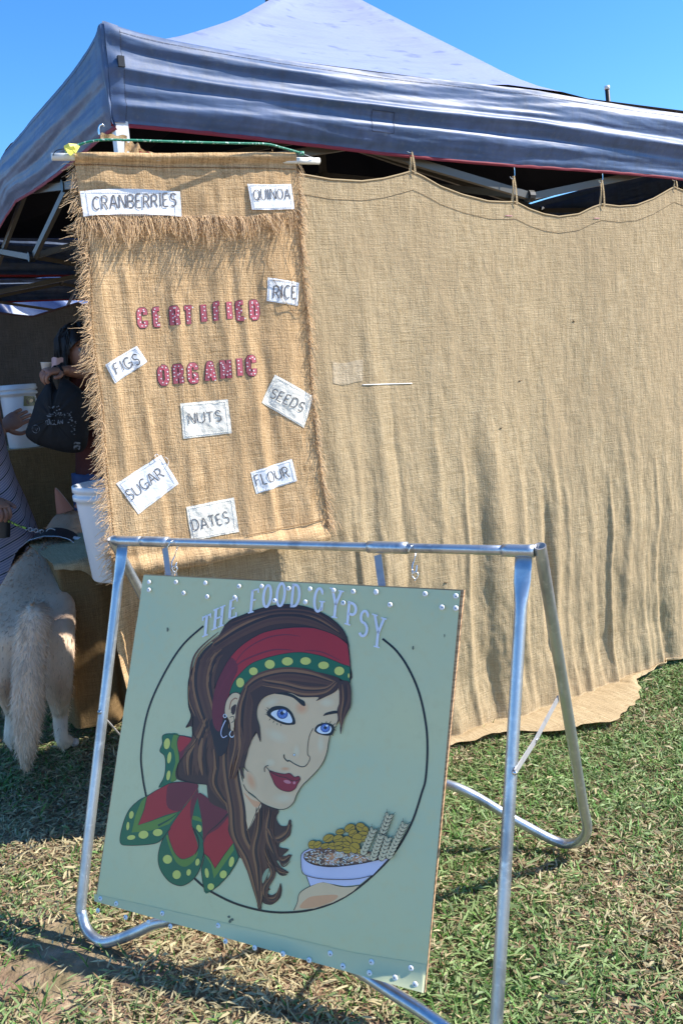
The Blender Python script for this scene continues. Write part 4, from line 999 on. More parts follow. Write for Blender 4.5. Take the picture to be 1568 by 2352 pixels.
strands(RB, [(1000, 100, 1, 0), (960, 300, 1, 0), (970, 480, 1, 0), (1010, 700, 1, 0), (1030, 900, 1, .1), (1120, 1080, 1, .1), (1170, 1300, .6, 0), (1178, 1420, .1, 0)], 8, 110, C3, 8)
strands(RB, [(1200, 700, 1, 0), (1190, 850, 1, 0), (1160, 1000, 1, 0), (1180, 1150, 1, 0), (1185, 1300, .6, 0)], 6, 90, C3, 7)
strands(RB, [(1260, 720, 1, 0), (1240, 850, 1, 0), (1260, 960, 1, .3), (1330, 1090, .3, 1), (1395, 1060, .1, .8)], 5, 60, C3, 6)
strands(RB, [(1240, 850, 1, 0), (1290, 930, .6, .8), (1370, 890, .2, 1), (1395, 820, .6, .2)], 4, 40, C3, 6)
strands(RB, [(1210, 1000, 1, 0), (1250, 1100, 1, .3), (1320, 1160, .3, 1), (1375, 1172, 0, .5)], 3, 40, C3, 5)
strands(RB, [(1240, 1100, 1, 0), (1270, 1180, .8, 0), (1215, 1280, 1, 0), (1230, 1350, .4, .6), (1290, 1350, .3, .7), (1325, 1270, .4, 0)], 4, 34, C3, 5)
pr.poly(RB, [(1245, 1140), (1225, 1200), (1200, 1245), (1196, 1200), (1220, 1150)], (150, 172, 148))
pr.poly(RB, [(905, 60), (960, 150), (940, 290), (880, 330), (840, 200), (820, 80)], (40, 26, 34))
for reg, pts in ((RA, [(480, 620), (455, 700), (455, 830), (470, 900), (440, 963)]), (RA, [(480, 900), (478, 990), (500, 1035), (450, 1100), (400, 1165), (388, 1210), (400, 1255), (470, 1280), (560, 1290)]), (RA, [(660, 380), (700, 345), (760, 320), (850, 285), (940, 263), (1010, 256), (1090, 262), (1160, 280), (1230, 310), (1290, 350), (1335, 395), (1360, 440), (1375, 500)])):
    pr.line(reg, pts, BLK, 1.6)
hz_ = pr.z; pr.done(SB)
pr = Print('headband_print', hz_+.0001)
pr.poly(RA, [(1085, 386), (1160, 389), (1240, 410), (1310, 440), (1362, 480), (1376, 540), (1382, 615), (1340, 600), (1280, 580), (1210, 560), (1120, 545), (1050, 545), (960, 560), (880, 582), (810, 612), (750, 665), (712, 715), (692, 760), (668, 840), (652, 920), (632, 985), (604, 960), (592, 900), (596, 800), (620, 700), (662, 610), (720, 530), (790, 470), (880, 420), (980, 396)], RED)
pr.poly(RA, [(700, 560), (740, 620), (700, 720), (668, 840), (652, 920), (632, 985), (604, 960), (592, 900), (596, 800), (620, 700), (662, 610)], MAR)
for pts, w in (([(690, 640), (780, 520), (900, 450), (1010, 430), (1100, 440)], 3), ([(650, 720), (740, 600), (860, 540), (960, 515), (1060, 520)], 4), ([(620, 800), (660, 700), (720, 620)], 4), ([(960, 400), (1060, 388), (1180, 392)], 2), ([(1120, 520), (1220, 530), (1330, 580)], 3)):
    pr.line(RA, pts, (118, 34, 56), w, taper=True)
pr.poly(RA, [(692, 765), (712, 705), (750, 655), (810, 600), (880, 570), (960, 548), (1050, 533), (1120, 533), (1210, 550), (1280, 575), (1340, 600), (1383, 618), (1381, 706), (1370, 702), (1320, 682), (1250, 657), (1180, 642), (1110, 632), (1030, 632), (960, 642), (880, 664), (820, 692), (780, 727), (755, 770), (730, 762), (700, 768)], GRN)
pr.line(RA, [(700, 768), (755, 765), (780, 715), (820, 682), (880, 655), (960, 632), (1030, 622), (1110, 622), (1180, 632)], DGR, 4, .8)
for cx, cy, rx, ry in ((752, 705, 23, 28), (828, 640, 25, 23), (922, 600, 29, 26), (1023, 583, 32, 24), (1127, 581, 31, 22), (1230, 606, 31, 22), (1320, 638, 29, 25), (1374, 665, 5, 14)): pr.oval(RA, cx, cy, rx, ry, YEL, 0, BLK, .6)
pr.line(RA, [(690, 765), (712, 705), (750, 655), (810, 600), (880, 570), (960, 548), (1050, 533), (1120, 533), (1210, 550), (1280, 575), (1340, 600), (1383, 618)], BLK, 1.2)
pr.line(RA, [(600, 740), (662, 610), (720, 530), (790, 470), (880, 420), (980, 396), (1085, 386), (1160, 389), (1240, 410), (1310, 440), (1362, 480)], BLK, 1.3)
pr.line(RA, [(1362, 440), (1376, 540), (1383, 618), (1381, 706)], BLK, 1.8)
hz_ = pr.z; pr.done(SB)
pr = Print('face_print', hz_+.0001)
FACE = [(945, 765), (885, 788), (850, 840), (843, 900), (850, 980), (835, 1010), (800, 1060), (780, 1140), (772, 1240), (768, 1290), (790, 1325), (830, 1355), (870, 1392), (920, 1417), (980, 1434), (1025, 1424), (1058, 1392), (1075, 1350), (1105, 1300), (1150, 1255), (1200, 1202), (1232, 1150), (1250, 1090), (1257, 1040), (1275, 1000), (1300, 950), (1325, 905), (1330, 800), (1318, 725), (1250, 720), (1150, 740), (1040, 740)]
pr.poly(RA, FACE, SKN)
def soft(cx, cy, rx, ry, c0, rot=0, n=5):
    for k in range(n):
        t = (k+1)/n; c = tuple(int(SKN[i]+(c0[i]-SKN[i])*t) for i in range(3)); pr.oval(RA, cx, cy, rx*(1-.16*k), ry*(1-.16*k), c, rot)
soft(960, 1010, 80, 40, SKL, 25); soft(1215, 1060, 25, 60, SKL); soft(1000, 1370, 70, 35, SKL); soft(1250, 820, 50, 30, SKL); soft(930, 820, 50, 26, SKL, -20); soft(1075, 1100, 22, 42, SKL); soft(925, 1165, 34, 26, SKL)
soft(815, 1270, 26, 60, SKD, -20); soft(1105, 850, 40, 40, SKD); soft(1010, 1200, 26, 12, SKD)
pr.line(RA, [(1265, 1010), (1257, 1060), (1250, 1100), (1232, 1152), (1200, 1202), (1150, 1255), (1105, 1300), (1075, 1350), (1058, 1392), (1025, 1424), (980, 1434), (920, 1417), (870, 1392), (830, 1355), (790, 1325), (770, 1290)], BLK, 1.5)
pr.poly(RA, [(950, 768), (1000, 762), (1050, 772), (1090, 796), (1120, 813), (1125, 838), (1106, 836), (1080, 812), (1050, 790), (1000, 776)], BLK)
pr.poly(RA, [(1228, 896), (1245, 878), (1300, 866), (1318, 880), (1290, 884), (1247, 892)], BLK)
# eyes
pr.poly(RA, [(905, 885), (925, 855), (965, 843), (1005, 847), (1040, 870), (1062, 905), (1068, 940), (1045, 948), (1000, 945), (945, 920), (915, 900)], BLK)
pr.poly(RA, [(928, 885), (945, 868), (985, 860), (1020, 870), (1044, 900), (1050, 932), (1020, 936), (975, 922), (945, 903)], WHT)
pr.oval(RA, 994, 884, 32, 30, (40, 56, 110)); pr.oval(RA, 994, 884, 28, 26, BLU); pr.oval(RA, 992, 880, 11, 11, (30, 36, 60)); pr.oval(RA, 1006, 872, 9, 8, WHT)
for a in range(0, 360, 40): pr.line(RA, [(994+13*math.cos(math.radians(a)), 884+13*math.sin(math.radians(a))), (994+24*math.cos(math.radians(a)), 884+23*math.sin(math.radians(a)))], (150, 180, 230), .8, sm=False)
pr.line(RA, [(905, 880), (935, 850), (975, 842), (1015, 850), (1045, 876), (1064, 915)], BLK, 3.2, 1.2)
for x, y, dx, dy in ((912, 870, -18, -10), (918, 862, -14, -14), (908, 885, -14, 2), (925, 912, -8, 10), (945, 925, -6, 12), (965, 938, -2, 12), (985, 944, 0, 12)): pr.line(RA, [(x, y), (x+dx*.6, y+dy*.8), (x+dx, y+dy)], BLK, 1.5, .4)
pr.poly(RA, [(1178, 978), (1195, 948), (1240, 936), (1278, 945), (1292, 968), (1280, 1003), (1250, 1010), (1215, 1004), (1190, 994)], BLK)
pr.poly(RA, [(1190, 977), (1206, 957), (1240, 948), (1270, 957), (1275, 977), (1262, 995), (1228, 999), (1203, 992)], WHT)
pr.oval(RA, 1240, 965, 28, 26, (40, 56, 110)); pr.oval(RA, 1240, 966, 24, 22, BLU); pr.oval(RA, 1240, 964, 9, 9, (30, 36, 60)); pr.oval(RA, 1250, 953, 7, 6, WHT)
for a in range(0, 360, 45): pr.line(RA, [(1240+11*math.cos(math.radians(a)), 966+11*math.sin(math.radians(a))), (1240+21*math.cos(math.radians(a)), 966+19*math.sin(math.radians(a)))], (150, 180, 230), .8, sm=False)
for x, y, dx, dy in ((1285, 950, 14, -12), (1292, 962, 14, -4), (1290, 975, 12, 4), (1280, 1000, 6, 12), (1245, 936, 2, -10), (1265, 938, 8, -12), (1220, 940, -2, -8)): pr.line(RA, [(x, y), (x+dx*.6, y+dy*.7), (x+dx, y+dy)], BLK, 1.6, .4)
# nose, mouth
pr.line(RA, [(1170, 968), (1150, 1008), (1140, 1060), (1138, 1115), (1150, 1132), (1149, 1150), (1138, 1172)], BLK, 1.3)
pr.line(RA, [(1138, 1172), (1122, 1186), (1100, 1188), (1068, 1175), (1036, 1155), (1022, 1154)], BLK, 1.8)
pr.line(RA, [(1003, 1118), (1004, 1136), (1022, 1156), (1036, 1152)], BLK, 2.2)
pr.oval(RA, 1062, 1120, 5.5, 5.5, WHT, 0, BLK, .6)
pr.poly(RA, [(918, 1210), (960, 1222), (1005, 1230), (1035, 1226), (1062, 1247), (1086, 1243), (1096, 1260), (1082, 1286), (1066, 1315), (1035, 1331), (990, 1323), (955, 1297), (933, 1255)], (136, 28, 48))
pr.poly(RA, [(935, 1225), (980, 1247), (1010, 1252), (1045, 1268), (1085, 1262), (1066, 1308), (1035, 1324), (990, 1316), (958, 1290)], (150, 34, 56))
pr.oval(RA, 1022, 1275, 22, 10, (200, 130, 150), 15); pr.oval(RA, 1062, 1280, 8, 9, (200, 130, 150), 15)
pr.line(RA, [(915, 1208), (950, 1232), (985, 1246), (1012, 1250), (1045, 1267), (1068, 1270), (1094, 1260)], BLK, 1.6)
pr.line(RA, [(892, 1218), (891, 1196), (902, 1184), (914, 1182)], BLK, 1.6); pr.line(RA, [(900, 1190), (918, 1208)], BLK, 1.2)
pr.line(RA, [(918, 1210), (935, 1256), (955, 1297), (990, 1323), (1035, 1331), (1066, 1315), (1082, 1286), (1096, 1260), (1086, 1243), (1062, 1247), (1035, 1226), (1005, 1230), (960, 1222), (918, 1210)], (60, 20, 30), 1.1)
# ear
pr.poly(RA, [(664, 860), (672, 810), (700, 772), (730, 762), (750, 772), (742, 820), (732, 880), (718, 930), (716, 975), (700, 978), (694, 935), (680, 905), (668, 890)], SKN)
pr.line(RA, [(680, 950), (664, 890), (664, 850), (675, 805), (702, 770), (730, 762), (750, 772)], BLK, 1.5)
pr.line(RA, [(690, 860), (700, 815), (722, 795), (736, 800)], (150, 96, 70), 2.2); pr.line(RA, [(700, 880), (712, 850), (730, 835)], BLK, 1.6); pr.poly(RA, [(700, 850), (728, 830), (722, 880), (706, 888)], (60, 34, 30))
pr.line(RA, [(692, 905), (714, 900), (716, 925), (700, 935)], BLK, 1.4)
pr.line(RA, [(664, 884), (656, 895), (662, 907), (673, 900), (668, 886)], WHT, 1.6)
pr.line(RA, [(668, 922), (648, 965), (642, 1000), (655, 1021), (676, 1010)], LAV, 2.2, 1.6); pr.line(RA, [(700, 982), (691, 1003), (704, 1019), (719, 1005), (716, 982)], WHT, 2)
# fringe
pr.poly(RA, [(755, 768), (780, 727), (820, 692), (880, 664), (960, 642), (1030, 632), (1110, 632), (1180, 642), (1250, 657), (1322, 683), (1315, 735), (1290, 762), (1240, 787), (1188, 810), (1200, 788), (1100, 787), (1040, 764), (945, 768), (885, 792), (852, 840), (846, 900), (862, 960), (868, 1045), (842, 985), (830, 1015), (805, 1062), (790, 1120), (776, 1185), (797, 1217), (766, 1192), (775, 1260), (750, 1200), (738, 1120), (700, 1180), (690, 1060), (720, 1000), (726, 900), (740, 820)], DK)
pr.poly(RA, [(1313, 700), (1380, 706), (1386, 830), (1365, 880), (1342, 930), (1329, 1002), (1324, 960), (1336, 905), (1300, 950), (1312, 915), (1308, 860), (1326, 800), (1315, 735)], DK)
strands(RA, [(770, 760, 0, 1), (860, 690, .3, 1), (1000, 655, 0, 1), (1150, 668, 0, 1), (1300, 710, 0, .4)], 6, 60, C3, 6)
strands(RA, [(880, 700, 0, 1), (1000, 720, 0, 1), (1120, 750, 0, 1), (1240, 745, 0, .7), (1300, 700, .3, .2)], 5, 44, [BR, LB, (50, 32, 30)], 6)
strands(RA, [(800, 740, .3, .8), (780, 830, 1, 0), (770, 930, 1, 0), (770, 1040, 1, 0), (745, 1120, .8, 0)], 6, 80, C3, 7)
strands(RA, [(735, 960, 1, 0), (745, 1060, 1, 0), (720, 1180, 1, 0), (700, 1260, .6, 0)], 4, 44, [LB, BR], 6)
strands(RA, [(1345, 715, 1, 0), (1350, 800, 1, 0), (1335, 880, .6, 0), (1330, 960, .1, 0)], 4, 50, C3, 5)
pr.line(RA, [(1188, 810), (1200, 788), (1100, 787), (1040, 764), (945, 768), (885, 792), (852, 840), (846, 900), (862, 960), (868, 1045)], BLK, 1.3)
pr.line(RA, [(842, 985), (805, 1062), (790, 1120), (776, 1185), (797, 1217)], BLK, 1.3)
pr.done(SB)
# bowl
pr = Print('bowl_print', .0016)
pr.poly(RD, [(280, 1085), (310, 1020), (325, 950), (370, 910), (430, 880), (500, 852), (560, 860), (650, 885), (740, 892), (822, 876), (770, 925), (700, 970), (600, 1020), (450, 1068)], SKN, False)
pr.poly(RD, [(330, 1060), (400, 980), (520, 960), (640, 960), (600, 1010), (450, 1062)], SKD)
pr.line(RD, [(282, 1083), (310, 1020), (325, 950), (370, 910), (430, 880), (500, 852), (560, 858), (650, 885), (740, 890), (822, 876)], BLK, 1.5)
BW = (200, 206, 236)
pr.poly(RD, [(380, 790), (415, 885), (480, 860), (520, 852), (600, 868), (700, 885), (820, 872), (912, 800)], BW, False)
pr.line(RD, [(382, 795), (415, 885)], BLK, 1.6, sm=False)
pr.poly(RD, [(338, 640), (345, 750), (372, 792), (480, 822), (650, 832), (800, 825), (925, 797), (1065, 650), (900, 600), (600, 560), (410, 577), (360, 600)], BW, False)
pr.poly(RD, [(362, 640), (385, 605), (500, 575), (640, 590), (800, 610), (900, 600), (1062, 650), (960, 672), (820, 702), (600, 727), (460, 712), (390, 682)], (112, 84, 72))
for cx, cy, rx, ry, c_ in ((590, 660, 60, 48, (196, 140, 104)), (600, 655, 36, 30, (214, 158, 120)), (650, 628, 46, 26, (232, 226, 226)), (820, 662, 60, 26, (206, 160, 128)), (900, 640, 34, 24, (214, 200, 160))): pr.oval(RD, cx, cy, rx, ry, c_)
for k in range(420):
    x = R2_.uniform(372, 1000); y = R2_.uniform(588, 716)
    top = interp(x, [(372, 615), (480, 580), (620, 585), (800, 615), (1000, 640)]); bot = interp(x, [(372, 668), (450, 704), (600, 722), (820, 697), (1000, 655)])
    if not (top+4 < y < bot-4): continue
    a = R2_.uniform(-.9, .9); c = R2_.choice([(240, 238, 236), (232, 214, 196), (214, 168, 130), (245, 245, 250)])
    pr.line(RD, [(x-11*math.cos(a), y-11*math.sin(a)), (x, y), (x+11*math.cos(a), y+11*math.sin(a))], c, 1.7, taper=True)
pr.line(RD, [(410, 577), (360, 605), (340, 645), (345, 750), (372, 792), (480, 822), (650, 832), (800, 825), (925, 797)], BLK, 1.5)
pr.line(RD, [(362, 650), (390, 682), (460, 712), (600, 727), (820, 702), (960, 672), (1060, 650)], BLK, 1.6)
NUT = (184, 156, 44)
for cx, cy, rx, ry, ro in ((660, 440, 34, 22, -10), (740, 410, 44, 32, -25), (830, 402, 40, 34, 40), (868, 430, 24, 36, 0), (565, 492, 44, 30, -20), (645, 497, 42, 32, -10), (765, 450, 36, 28, -30), (850, 462, 44, 26, 5), (720, 510, 40, 34, 20), (800, 497, 42, 44, 10), (862, 498, 26, 26, 0), (435, 545, 34, 34, -20), (475, 545, 34, 26, -40), (540, 556, 38, 22, -10), (600, 556, 36, 28, 10), (652, 545, 40, 26, 0), (712, 545, 32, 26, 20), (780, 570, 42, 44, 20), (655, 580, 34, 22, 10), (715, 592, 34, 24, 10), (820, 600, 20, 20, 0)):
    pr.oval(RD, cx, cy, rx, ry, NUT, ro, BLK, 1.1); a = math.radians(ro+R2_.uniform(-20, 20))
    pr.line(RD, [(cx-rx*.8*math.cos(a), cy-rx*.8*math.sin(a)), (cx+3, cy+4), (cx+rx*.8*math.cos(a), cy+rx*.8*math.sin(a))], (70, 56, 20), 1.2)
def wheat(x0, y0, x1, y1, n, wd):
    a = math.atan2(y1-y0, x1-x0)
    pr.line(RD, [(x0, y0), (x1, y1)], (48, 52, 40), wd*.5, sm=False)
    for k in range(n):
        t = k/(n-1); cx, cy = x0+(x1-x0)*t, y0+(y1-y0)*t
        for sd in (-1, 1):
            ox, oy = -math.sin(a)*sd*wd*.9, math.cos(a)*sd*wd*.9
            pr.oval(RD, cx+ox, cy+oy, 24, 11, (206, 204, 176), math.degrees(a)+sd*28, (40, 40, 36), .8)
            if k > n*.45: pr.line(RD, [(cx+ox, cy+oy), (cx+ox*2.4+math.cos(a)*48, cy+oy*2.4+math.sin(a)*48)], (40, 44, 38), .9, sm=False)
wheat(930, 650, 1060, 310, 12, 17); wheat(850, 610, 930, 430, 7, 15); wheat(1000, 655, 1050, 500, 6, 15); wheat(1060, 640, 1185, 385, 10, 15); wheat(930, 655, 990, 480, 7, 15)
pr.done(SB)
# lettering round the top
SERIF = {
 'T': [[(.5, 0), (.5, 1)], [(0, .96), (1, .96)]], 'H': [[(.1, 0), (.1, 1)], [(.9, 0), (.9, 1)], [(.1, .5), (.9, .5)]], 'E': [[(.12, 0), (.12, 1)], [(0, .97), (.9, .97)], [(.12, .52), (.65, .52)], [(0, .03), (.95, .03)]],
 'F': [[(.15, 0), (.15, 1)], [(0, .97), (.95, .97)], [(.15, .52), (.7, .52)]], 'O': [arc(.5, .5, .42, .5, 0, 360, 22)], 'D': [[(.15, 0), (.15, 1)], [(0, .98), (.4, .98)]+arc(.42, .5, .48, .48, 88, -88, 12)+[(0, .02)]],
 'G': [arc(.52, .5, .44, .5, 40, 322, 18), [(.9, .05), (.9, .42)]], 'Y': [[(.05, 1), (.52, .45)], [(.95, .95), (.52, .45)], [(.52, .5), (.5, 0)]], 'P': [[(.15, 0), (.15, 1)], [(0, .98), (.45, .98)]+arc(.48, .73, .42, .25, 88, -88, 8)+[(.15, .48)]],
 'S': [[(.88, .8)]+arc(.5, .76, .38, .24, 30, 245, 9)+[(.58, .52)]+arc(.48, .25, .42, .25, 65, -150, 10)]}
SER = {'T': [(.5, 0), (0, .9, 1), (1, .9, 1)], 'H': [(.1, 0), (.9, 0), (.1, 1), (.9, 1)], 'E': [(.9, .92, 1), (.95, .12, 1)], 'F': [(.15, 0), (.95, .9, 1)], 'Y': [(.05, 1), (.95, .97), (.5, 0)], 'P': [(.15, 0)], 'G': [(.9, .44), (.86, .84, 1)], 'D': [], 'O': [], 'S': [(.88, .84, 1)]}
lp_ = hz_+.0004
def board_letter(c, cx, cy, w, h, slope, lean):
    mb = MB()
    def mp(p): return np.array([cx+(p[0]-.5)*w+lean*(p[1]-.5)*h, cy-(p[1]-.5)*h+slope*(p[0]-.5)*w])
    for s in SERIF[c]:
        pts = [mp(p) for p in s]; thin = len(s) == 2 and abs(s[0][1]-s[1][1]) < .1
        V, F = ribbon(resample(pts, 6), 3.4 if thin else 6.0); put(mb, V, F, bd, lp_)
    for s in SER[c]:
        p = mp(s[:2]); vert = len(s) == 3
        a, b = (np.array([0, 5.]), 0) if vert else (np.array([6.5, slope*6.5]), 0)
        V, F = ribbon([p-a, p+a], 3.2); put(mb, V, F, bd, lp_+.00005)
    return mb.build('sign_letter', pm(222, 228, 248), SB, smooth=False)
for c, ax, ay, w, h, sl in (('T', 556, 376, 44, 118, -.42), ('H', 628, 332, 46, 112, -.42), ('E', 712, 280, 46, 110, -.40), ('F', 833, 233, 42, 128, -.28), ('O', 907, 208, 50, 124, -.1), ('O', 985, 200, 52, 130, -.04), ('D', 1070, 205, 52, 126, .02), ('G', 1201, 230, 54, 132, .10), ('Y', 1299, 250, 56, 160, .20), ('P', 1391, 312, 54, 128, .32), ('S', 1461, 366, 52, 144, .1), ('Y', 1542, 412, 58, 176, .30)):
    x, y = RA((ax, ay)); board_letter(c, x, y, w/2.5, h/2.5, sl, .09)
# washers / nylon screw caps
WA = [RA(p) for p in ((229, 128), (228, 173), (383, 128), (427, 191), (552, 133), (562, 212), (745, 152), (875, 152), (720, 216), (948, 235), (1030, 165), (1125, 243), (1152, 168), (1287, 176), (1342, 248), (1400, 182), (1530, 187))]
WA += [(863, 1359), (895, 1389), (975.5, 1364), (1046, 1369), (1014, 1395), (1046, 1397), (1019.6, 1368)][:6]
WA += [RB(p) for p in ((36, 1355), (150, 1390), (18, 1440), (217, 1488), (480, 1460), (380, 1525), (538, 1553), (880, 1548))]
WA += [RD(p) for p in ((193, 1440), (408, 1492), (580, 1438), (685, 1545), (918, 1508), (1240, 1558))]
WA += [(518, 2162), (585, 2177), (787, 2219), (848, 2235), (907, 2246), (953, 2261)]
R3 = random.Random(2)
wm = hm = None
for i, (x, y) in enumerate(WA):
    c = bd(x, y, .0014+(hz_-.0006 if y < 1500 else stripoff(x, y))); rr = .0061+.0004*R3.random()
    mbw = MB().add(*lathe(np.zeros(3), an, [(0, .0022), (rr*.55, .0021), (rr*.9, .0012), (rr, .0)], 12))
    if wm is None: o = mbw.build('screw_cap', M['washer'], SB); o.data.transform(Matrix.Translation(Vector(OFF[SB.name]))); wm = o.data
    else: o = bpy.data.objects.new('screw_cap', wm); COL.objects.link(o); o.parent = SB
    o.location = tuple(c-OFF[SB.name]); OFF[o.name] = OFF[SB.name]
    if R3.random() < .75:
        if hm is None:
            h = MB().add(*lathe(np.zeros(3), an, [(0, .0006), (.0016, .0005), (.0017, 0)], 8)).build('screw_hole', M['dark_dot'], SB); h.data.transform(Matrix.Translation(Vector(OFF[SB.name]))); hm = h.data; h.parent = o
        else: h = bpy.data.objects.new('screw_hole', hm); COL.objects.link(h); h.parent = o
        h.location = tuple(an*.0021+hv*R3.uniform(-.0012, .0012)+av*R3.uniform(-.0012, .0012))
# small stains
mb = MB()
for x, y, rx, ry in ((385, 1446, 2.2, 5), (948, 1488, 2, 4.5), (526, 2106, 3, 3), (533, 2112, 4, 3), (528, 2116, 3, 4), (1020, 1460, 1, 4)):
    V2 = [(x+rx*math.cos(a)*(1+.3*math.sin(a*3+x)), y+ry*math.sin(a)) for a in np.linspace(0, 6.28, 12)[:-1]]; put(mb, V2, [tuple(range(11))], bd, .0011)
mb.build('grime_mark', mat('grime', (.16, .17, .12), .8), SB, smooth=False)
# straps and S hooks between rail and board
def wire(P, r, name, lab, grp): return MB().add(*tube(smoothpts(P, 7), r, 8)).build(name, M['chrome'], label=lab, cat='hook', group=grp)
for xs_, lab in (((374, 1262, 387, 1322), 'left'), ((866, 1283, 876, 1343), 'right')):
    a = fpl(xs_[0]+5, xs_[1]-4, .0); b = bd(xs_[2]+2, xs_[3]+12, -.016)
    if lab == 'right': a = fpl(867, 1275, .0); b = bd(878, 1356, -.016)
    flatbar(a, b, .0085 if lab == 'left' else .0092, .001, 'hanging_strap', hv, M['steel_flat'], SB)
for (x, y, side) in ((398, 1250, 'left'), (951, 1262, 'right')):
    k = 0 if side == 'left' else 0
    if side == 'left': pts = [(385, 1259, .018), (392, 1246, .020), (400, 1241, .004), (408, 1250, -.018), (406, 1263, -.02), (401, 1278, .004), (395, 1292, .012), (396, 1306, .02), (403, 1304, .024), (406, 1291, .024)]; eye = (402, 1307)
    else: pts = [(938, 1268, .018), (943, 1256, .020), (949, 1252, .004), (953, 1262, -.018), (953, 1276, -.016), (949, 1290, .006), (946, 1304, .012), (948, 1317, .02), (955, 1314, .024), (957, 1298, .024)]; eye = (953, 1321)
    wire([fpl(a, b, o_) for a, b, o_ in pts], .0017, 'steel_hook', 'S-shaped steel hook over the top rail near the %s strap of the board' % side, 'hooks carrying the sign board')
    c = bd(eye[0], eye[1], -.008)
    P = [c+hv*.008*math.cos(a)+av*.008*math.sin(a)+an*.002*math.sin(a) for a in np.linspace(-1.4, 4.6, 16)]
    P = [bd(eye[0]-1, eye[1]+18, -.008)]+P
    MB().add(*tube(P, .0014, 7)).build('screw_eye', M['chrome'], SB)

# ------------------------------------------------------------------ left end of the curtain hanging free beside the frame leg
def sd_fn(u, v):
    y = 1240+360*v; xl = interp(y, [(1240, 262), (1400, 272), (1480, 273), (1550, 286), (1600, 300)])+2*nz(v*30, 0, 1); xr = 440
    x = xl+(xr-xl)*u; P = pl(x, y-12*u*v, CP, tn); a = (P-CP)@tt
    return P+tn*(-.05+.03*math.sin(u*13+v*2)*v+.012*nz(u*7, v*4, 4)), (a, P[2])
V, F_, UV = gridmesh(sd_fn, 40, 50); MB().add(V, F_, uv=UV).build('side_drape', M['burlap_warm'], CUR, useuv=True)
# ------------------------------------------------------------------ back curtain and things behind
BC = np.array([O[0], O[1], 0])+BACK*(TD-.12)
def bc_fn(u, v):
    s = -.9+4.0*u; zt = 1.93-.055*abs(math.sin((s-.62)*math.pi/.68))**.9*1+.02
    zt = interp(s, [(-.9, 1.95), (.1, 1.915), (.30, 1.885), (.6, 1.965)]) if s < .6 else zt
    z = zt+(.05-zt)*v
    d = .03*nz(s*4, z*.5, 22)+.016*nz(s*13, z*.9, 23)+.02*math.sin(s*21+.8*math.sin(z*2))*(.3+.7*v)
    return BC+tt*s+Z*z+tn*d, (s, z)
V, F_, UV = gridmesh(bc_fn, 220, 60)
BK = thing('burlap_backdrop', 'dim grey-brown burlap sheet hung across the back of the stall', 'curtain', BC)
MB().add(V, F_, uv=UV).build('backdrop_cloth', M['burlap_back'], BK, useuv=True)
MB().add(*tube([bc_fn(u, 0)[0] for u in np.linspace(0, 1, 200)], .007, 6)).build('rolled_edge', M['stitch_dark'], BK)
# blue and white striped awning of a further stall
tp = mat('striped_awning', (.5, .55, .7), .45, vcol=True, trans=.35, bump=[(14, .4, .02)])
AW = np.array([O[0], O[1], 0])+BACK*(TD*2+.9)
cc = MB(); V = []; C_ = []
nu, nv = 200, 20
ctr_s = -.05
for j in range(nv+1):
    for i in range(nu+1):
        s = -2.2+5.0*i/nu; z = 2.75-1.5*j/nv
        a = math.atan2(s-ctr_s, 3.3-z)*9; d = .10*math.sin(a*2.3)+.05*nz(s*5, z*2, 31)
        V.append(AW+tt*s+Z*z+tn*(d+.25*(2.75-z)))
        st_ = math.sin(a*1.15+.6); k = .5+.5*np.clip(st_*3, -1, 1); navy = 1 if (.42 < s < .85) else 0
        c = np.array([.10, .17, .38])*(1-k)+np.array([.55, .62, .78])*k
        if navy: c = np.array([.02, .05, .16])
        C_.append(c)
F_ = [(j*(nu+1)+i, (j+1)*(nu+1)+i, (j+1)*(nu+1)+i+1, j*(nu+1)+i+1) for j in range(nv) for i in range(nu)]
cc.add(V, F_, col=np.array(C_)); aw = thing('striped_awning', 'blue and white striped awning of another stall seen far back above the dim backdrop', 'awning', AW+tt*.3)
cc.build('awning_cloth', tp, aw, usecol=True)
for s_ in (-2.15, 2.75): MB().add(*tube([AW+tt*s_, AW+tt*s_+Z*2.75], .02, 8)).build('awning_pole', M['post'], aw)
MB().add(*tube([AW+tt*-2.2+Z*2.75, AW+tt*2.8+Z*2.75], .015, 8)).build('awning_rail', M['post'], aw)
# far mast
mp_ = at(1397, 250, 9.1); mt_ = at(1393, 201, 9.1); g_ = mt_+(mp_-mt_)*(mt_[2]/(mt_[2]-mp_[2]))
MA = thing('mast', 'thin dark pole rising behind the right end of the marquee roof', 'pole', g_)
MB().add(*tube([g_, (g_+mt_)/2, mt_], .023, 10)).build('mast_pole', M['black'], MA); MB().add(*lathe(mt_, Z, [(.0235, -.02), (.027, -.02), (.027, .015), (0, .018)], 10)).build('mast_cap', M['post'], MA)
pc = at(630, -6, 8.2)
CPO = thing('capped_pole', 'black-capped pole top just showing behind the roof peak at the top edge', 'pole', (pc[0], pc[1], 0))
MB().add(*tube([np.array([pc[0], pc[1], 0]), pc-Z*.02], .025, 10)).build('pole_shaft', M['post'], CPO)
MB().add(*lathe(pc, Z, [(.03, -.10), (.085, -.10), (.09, -.05), (.075, .01), (.03, .05), (0, .06)], 18)).build('pole_cap', M['black'], CPO)
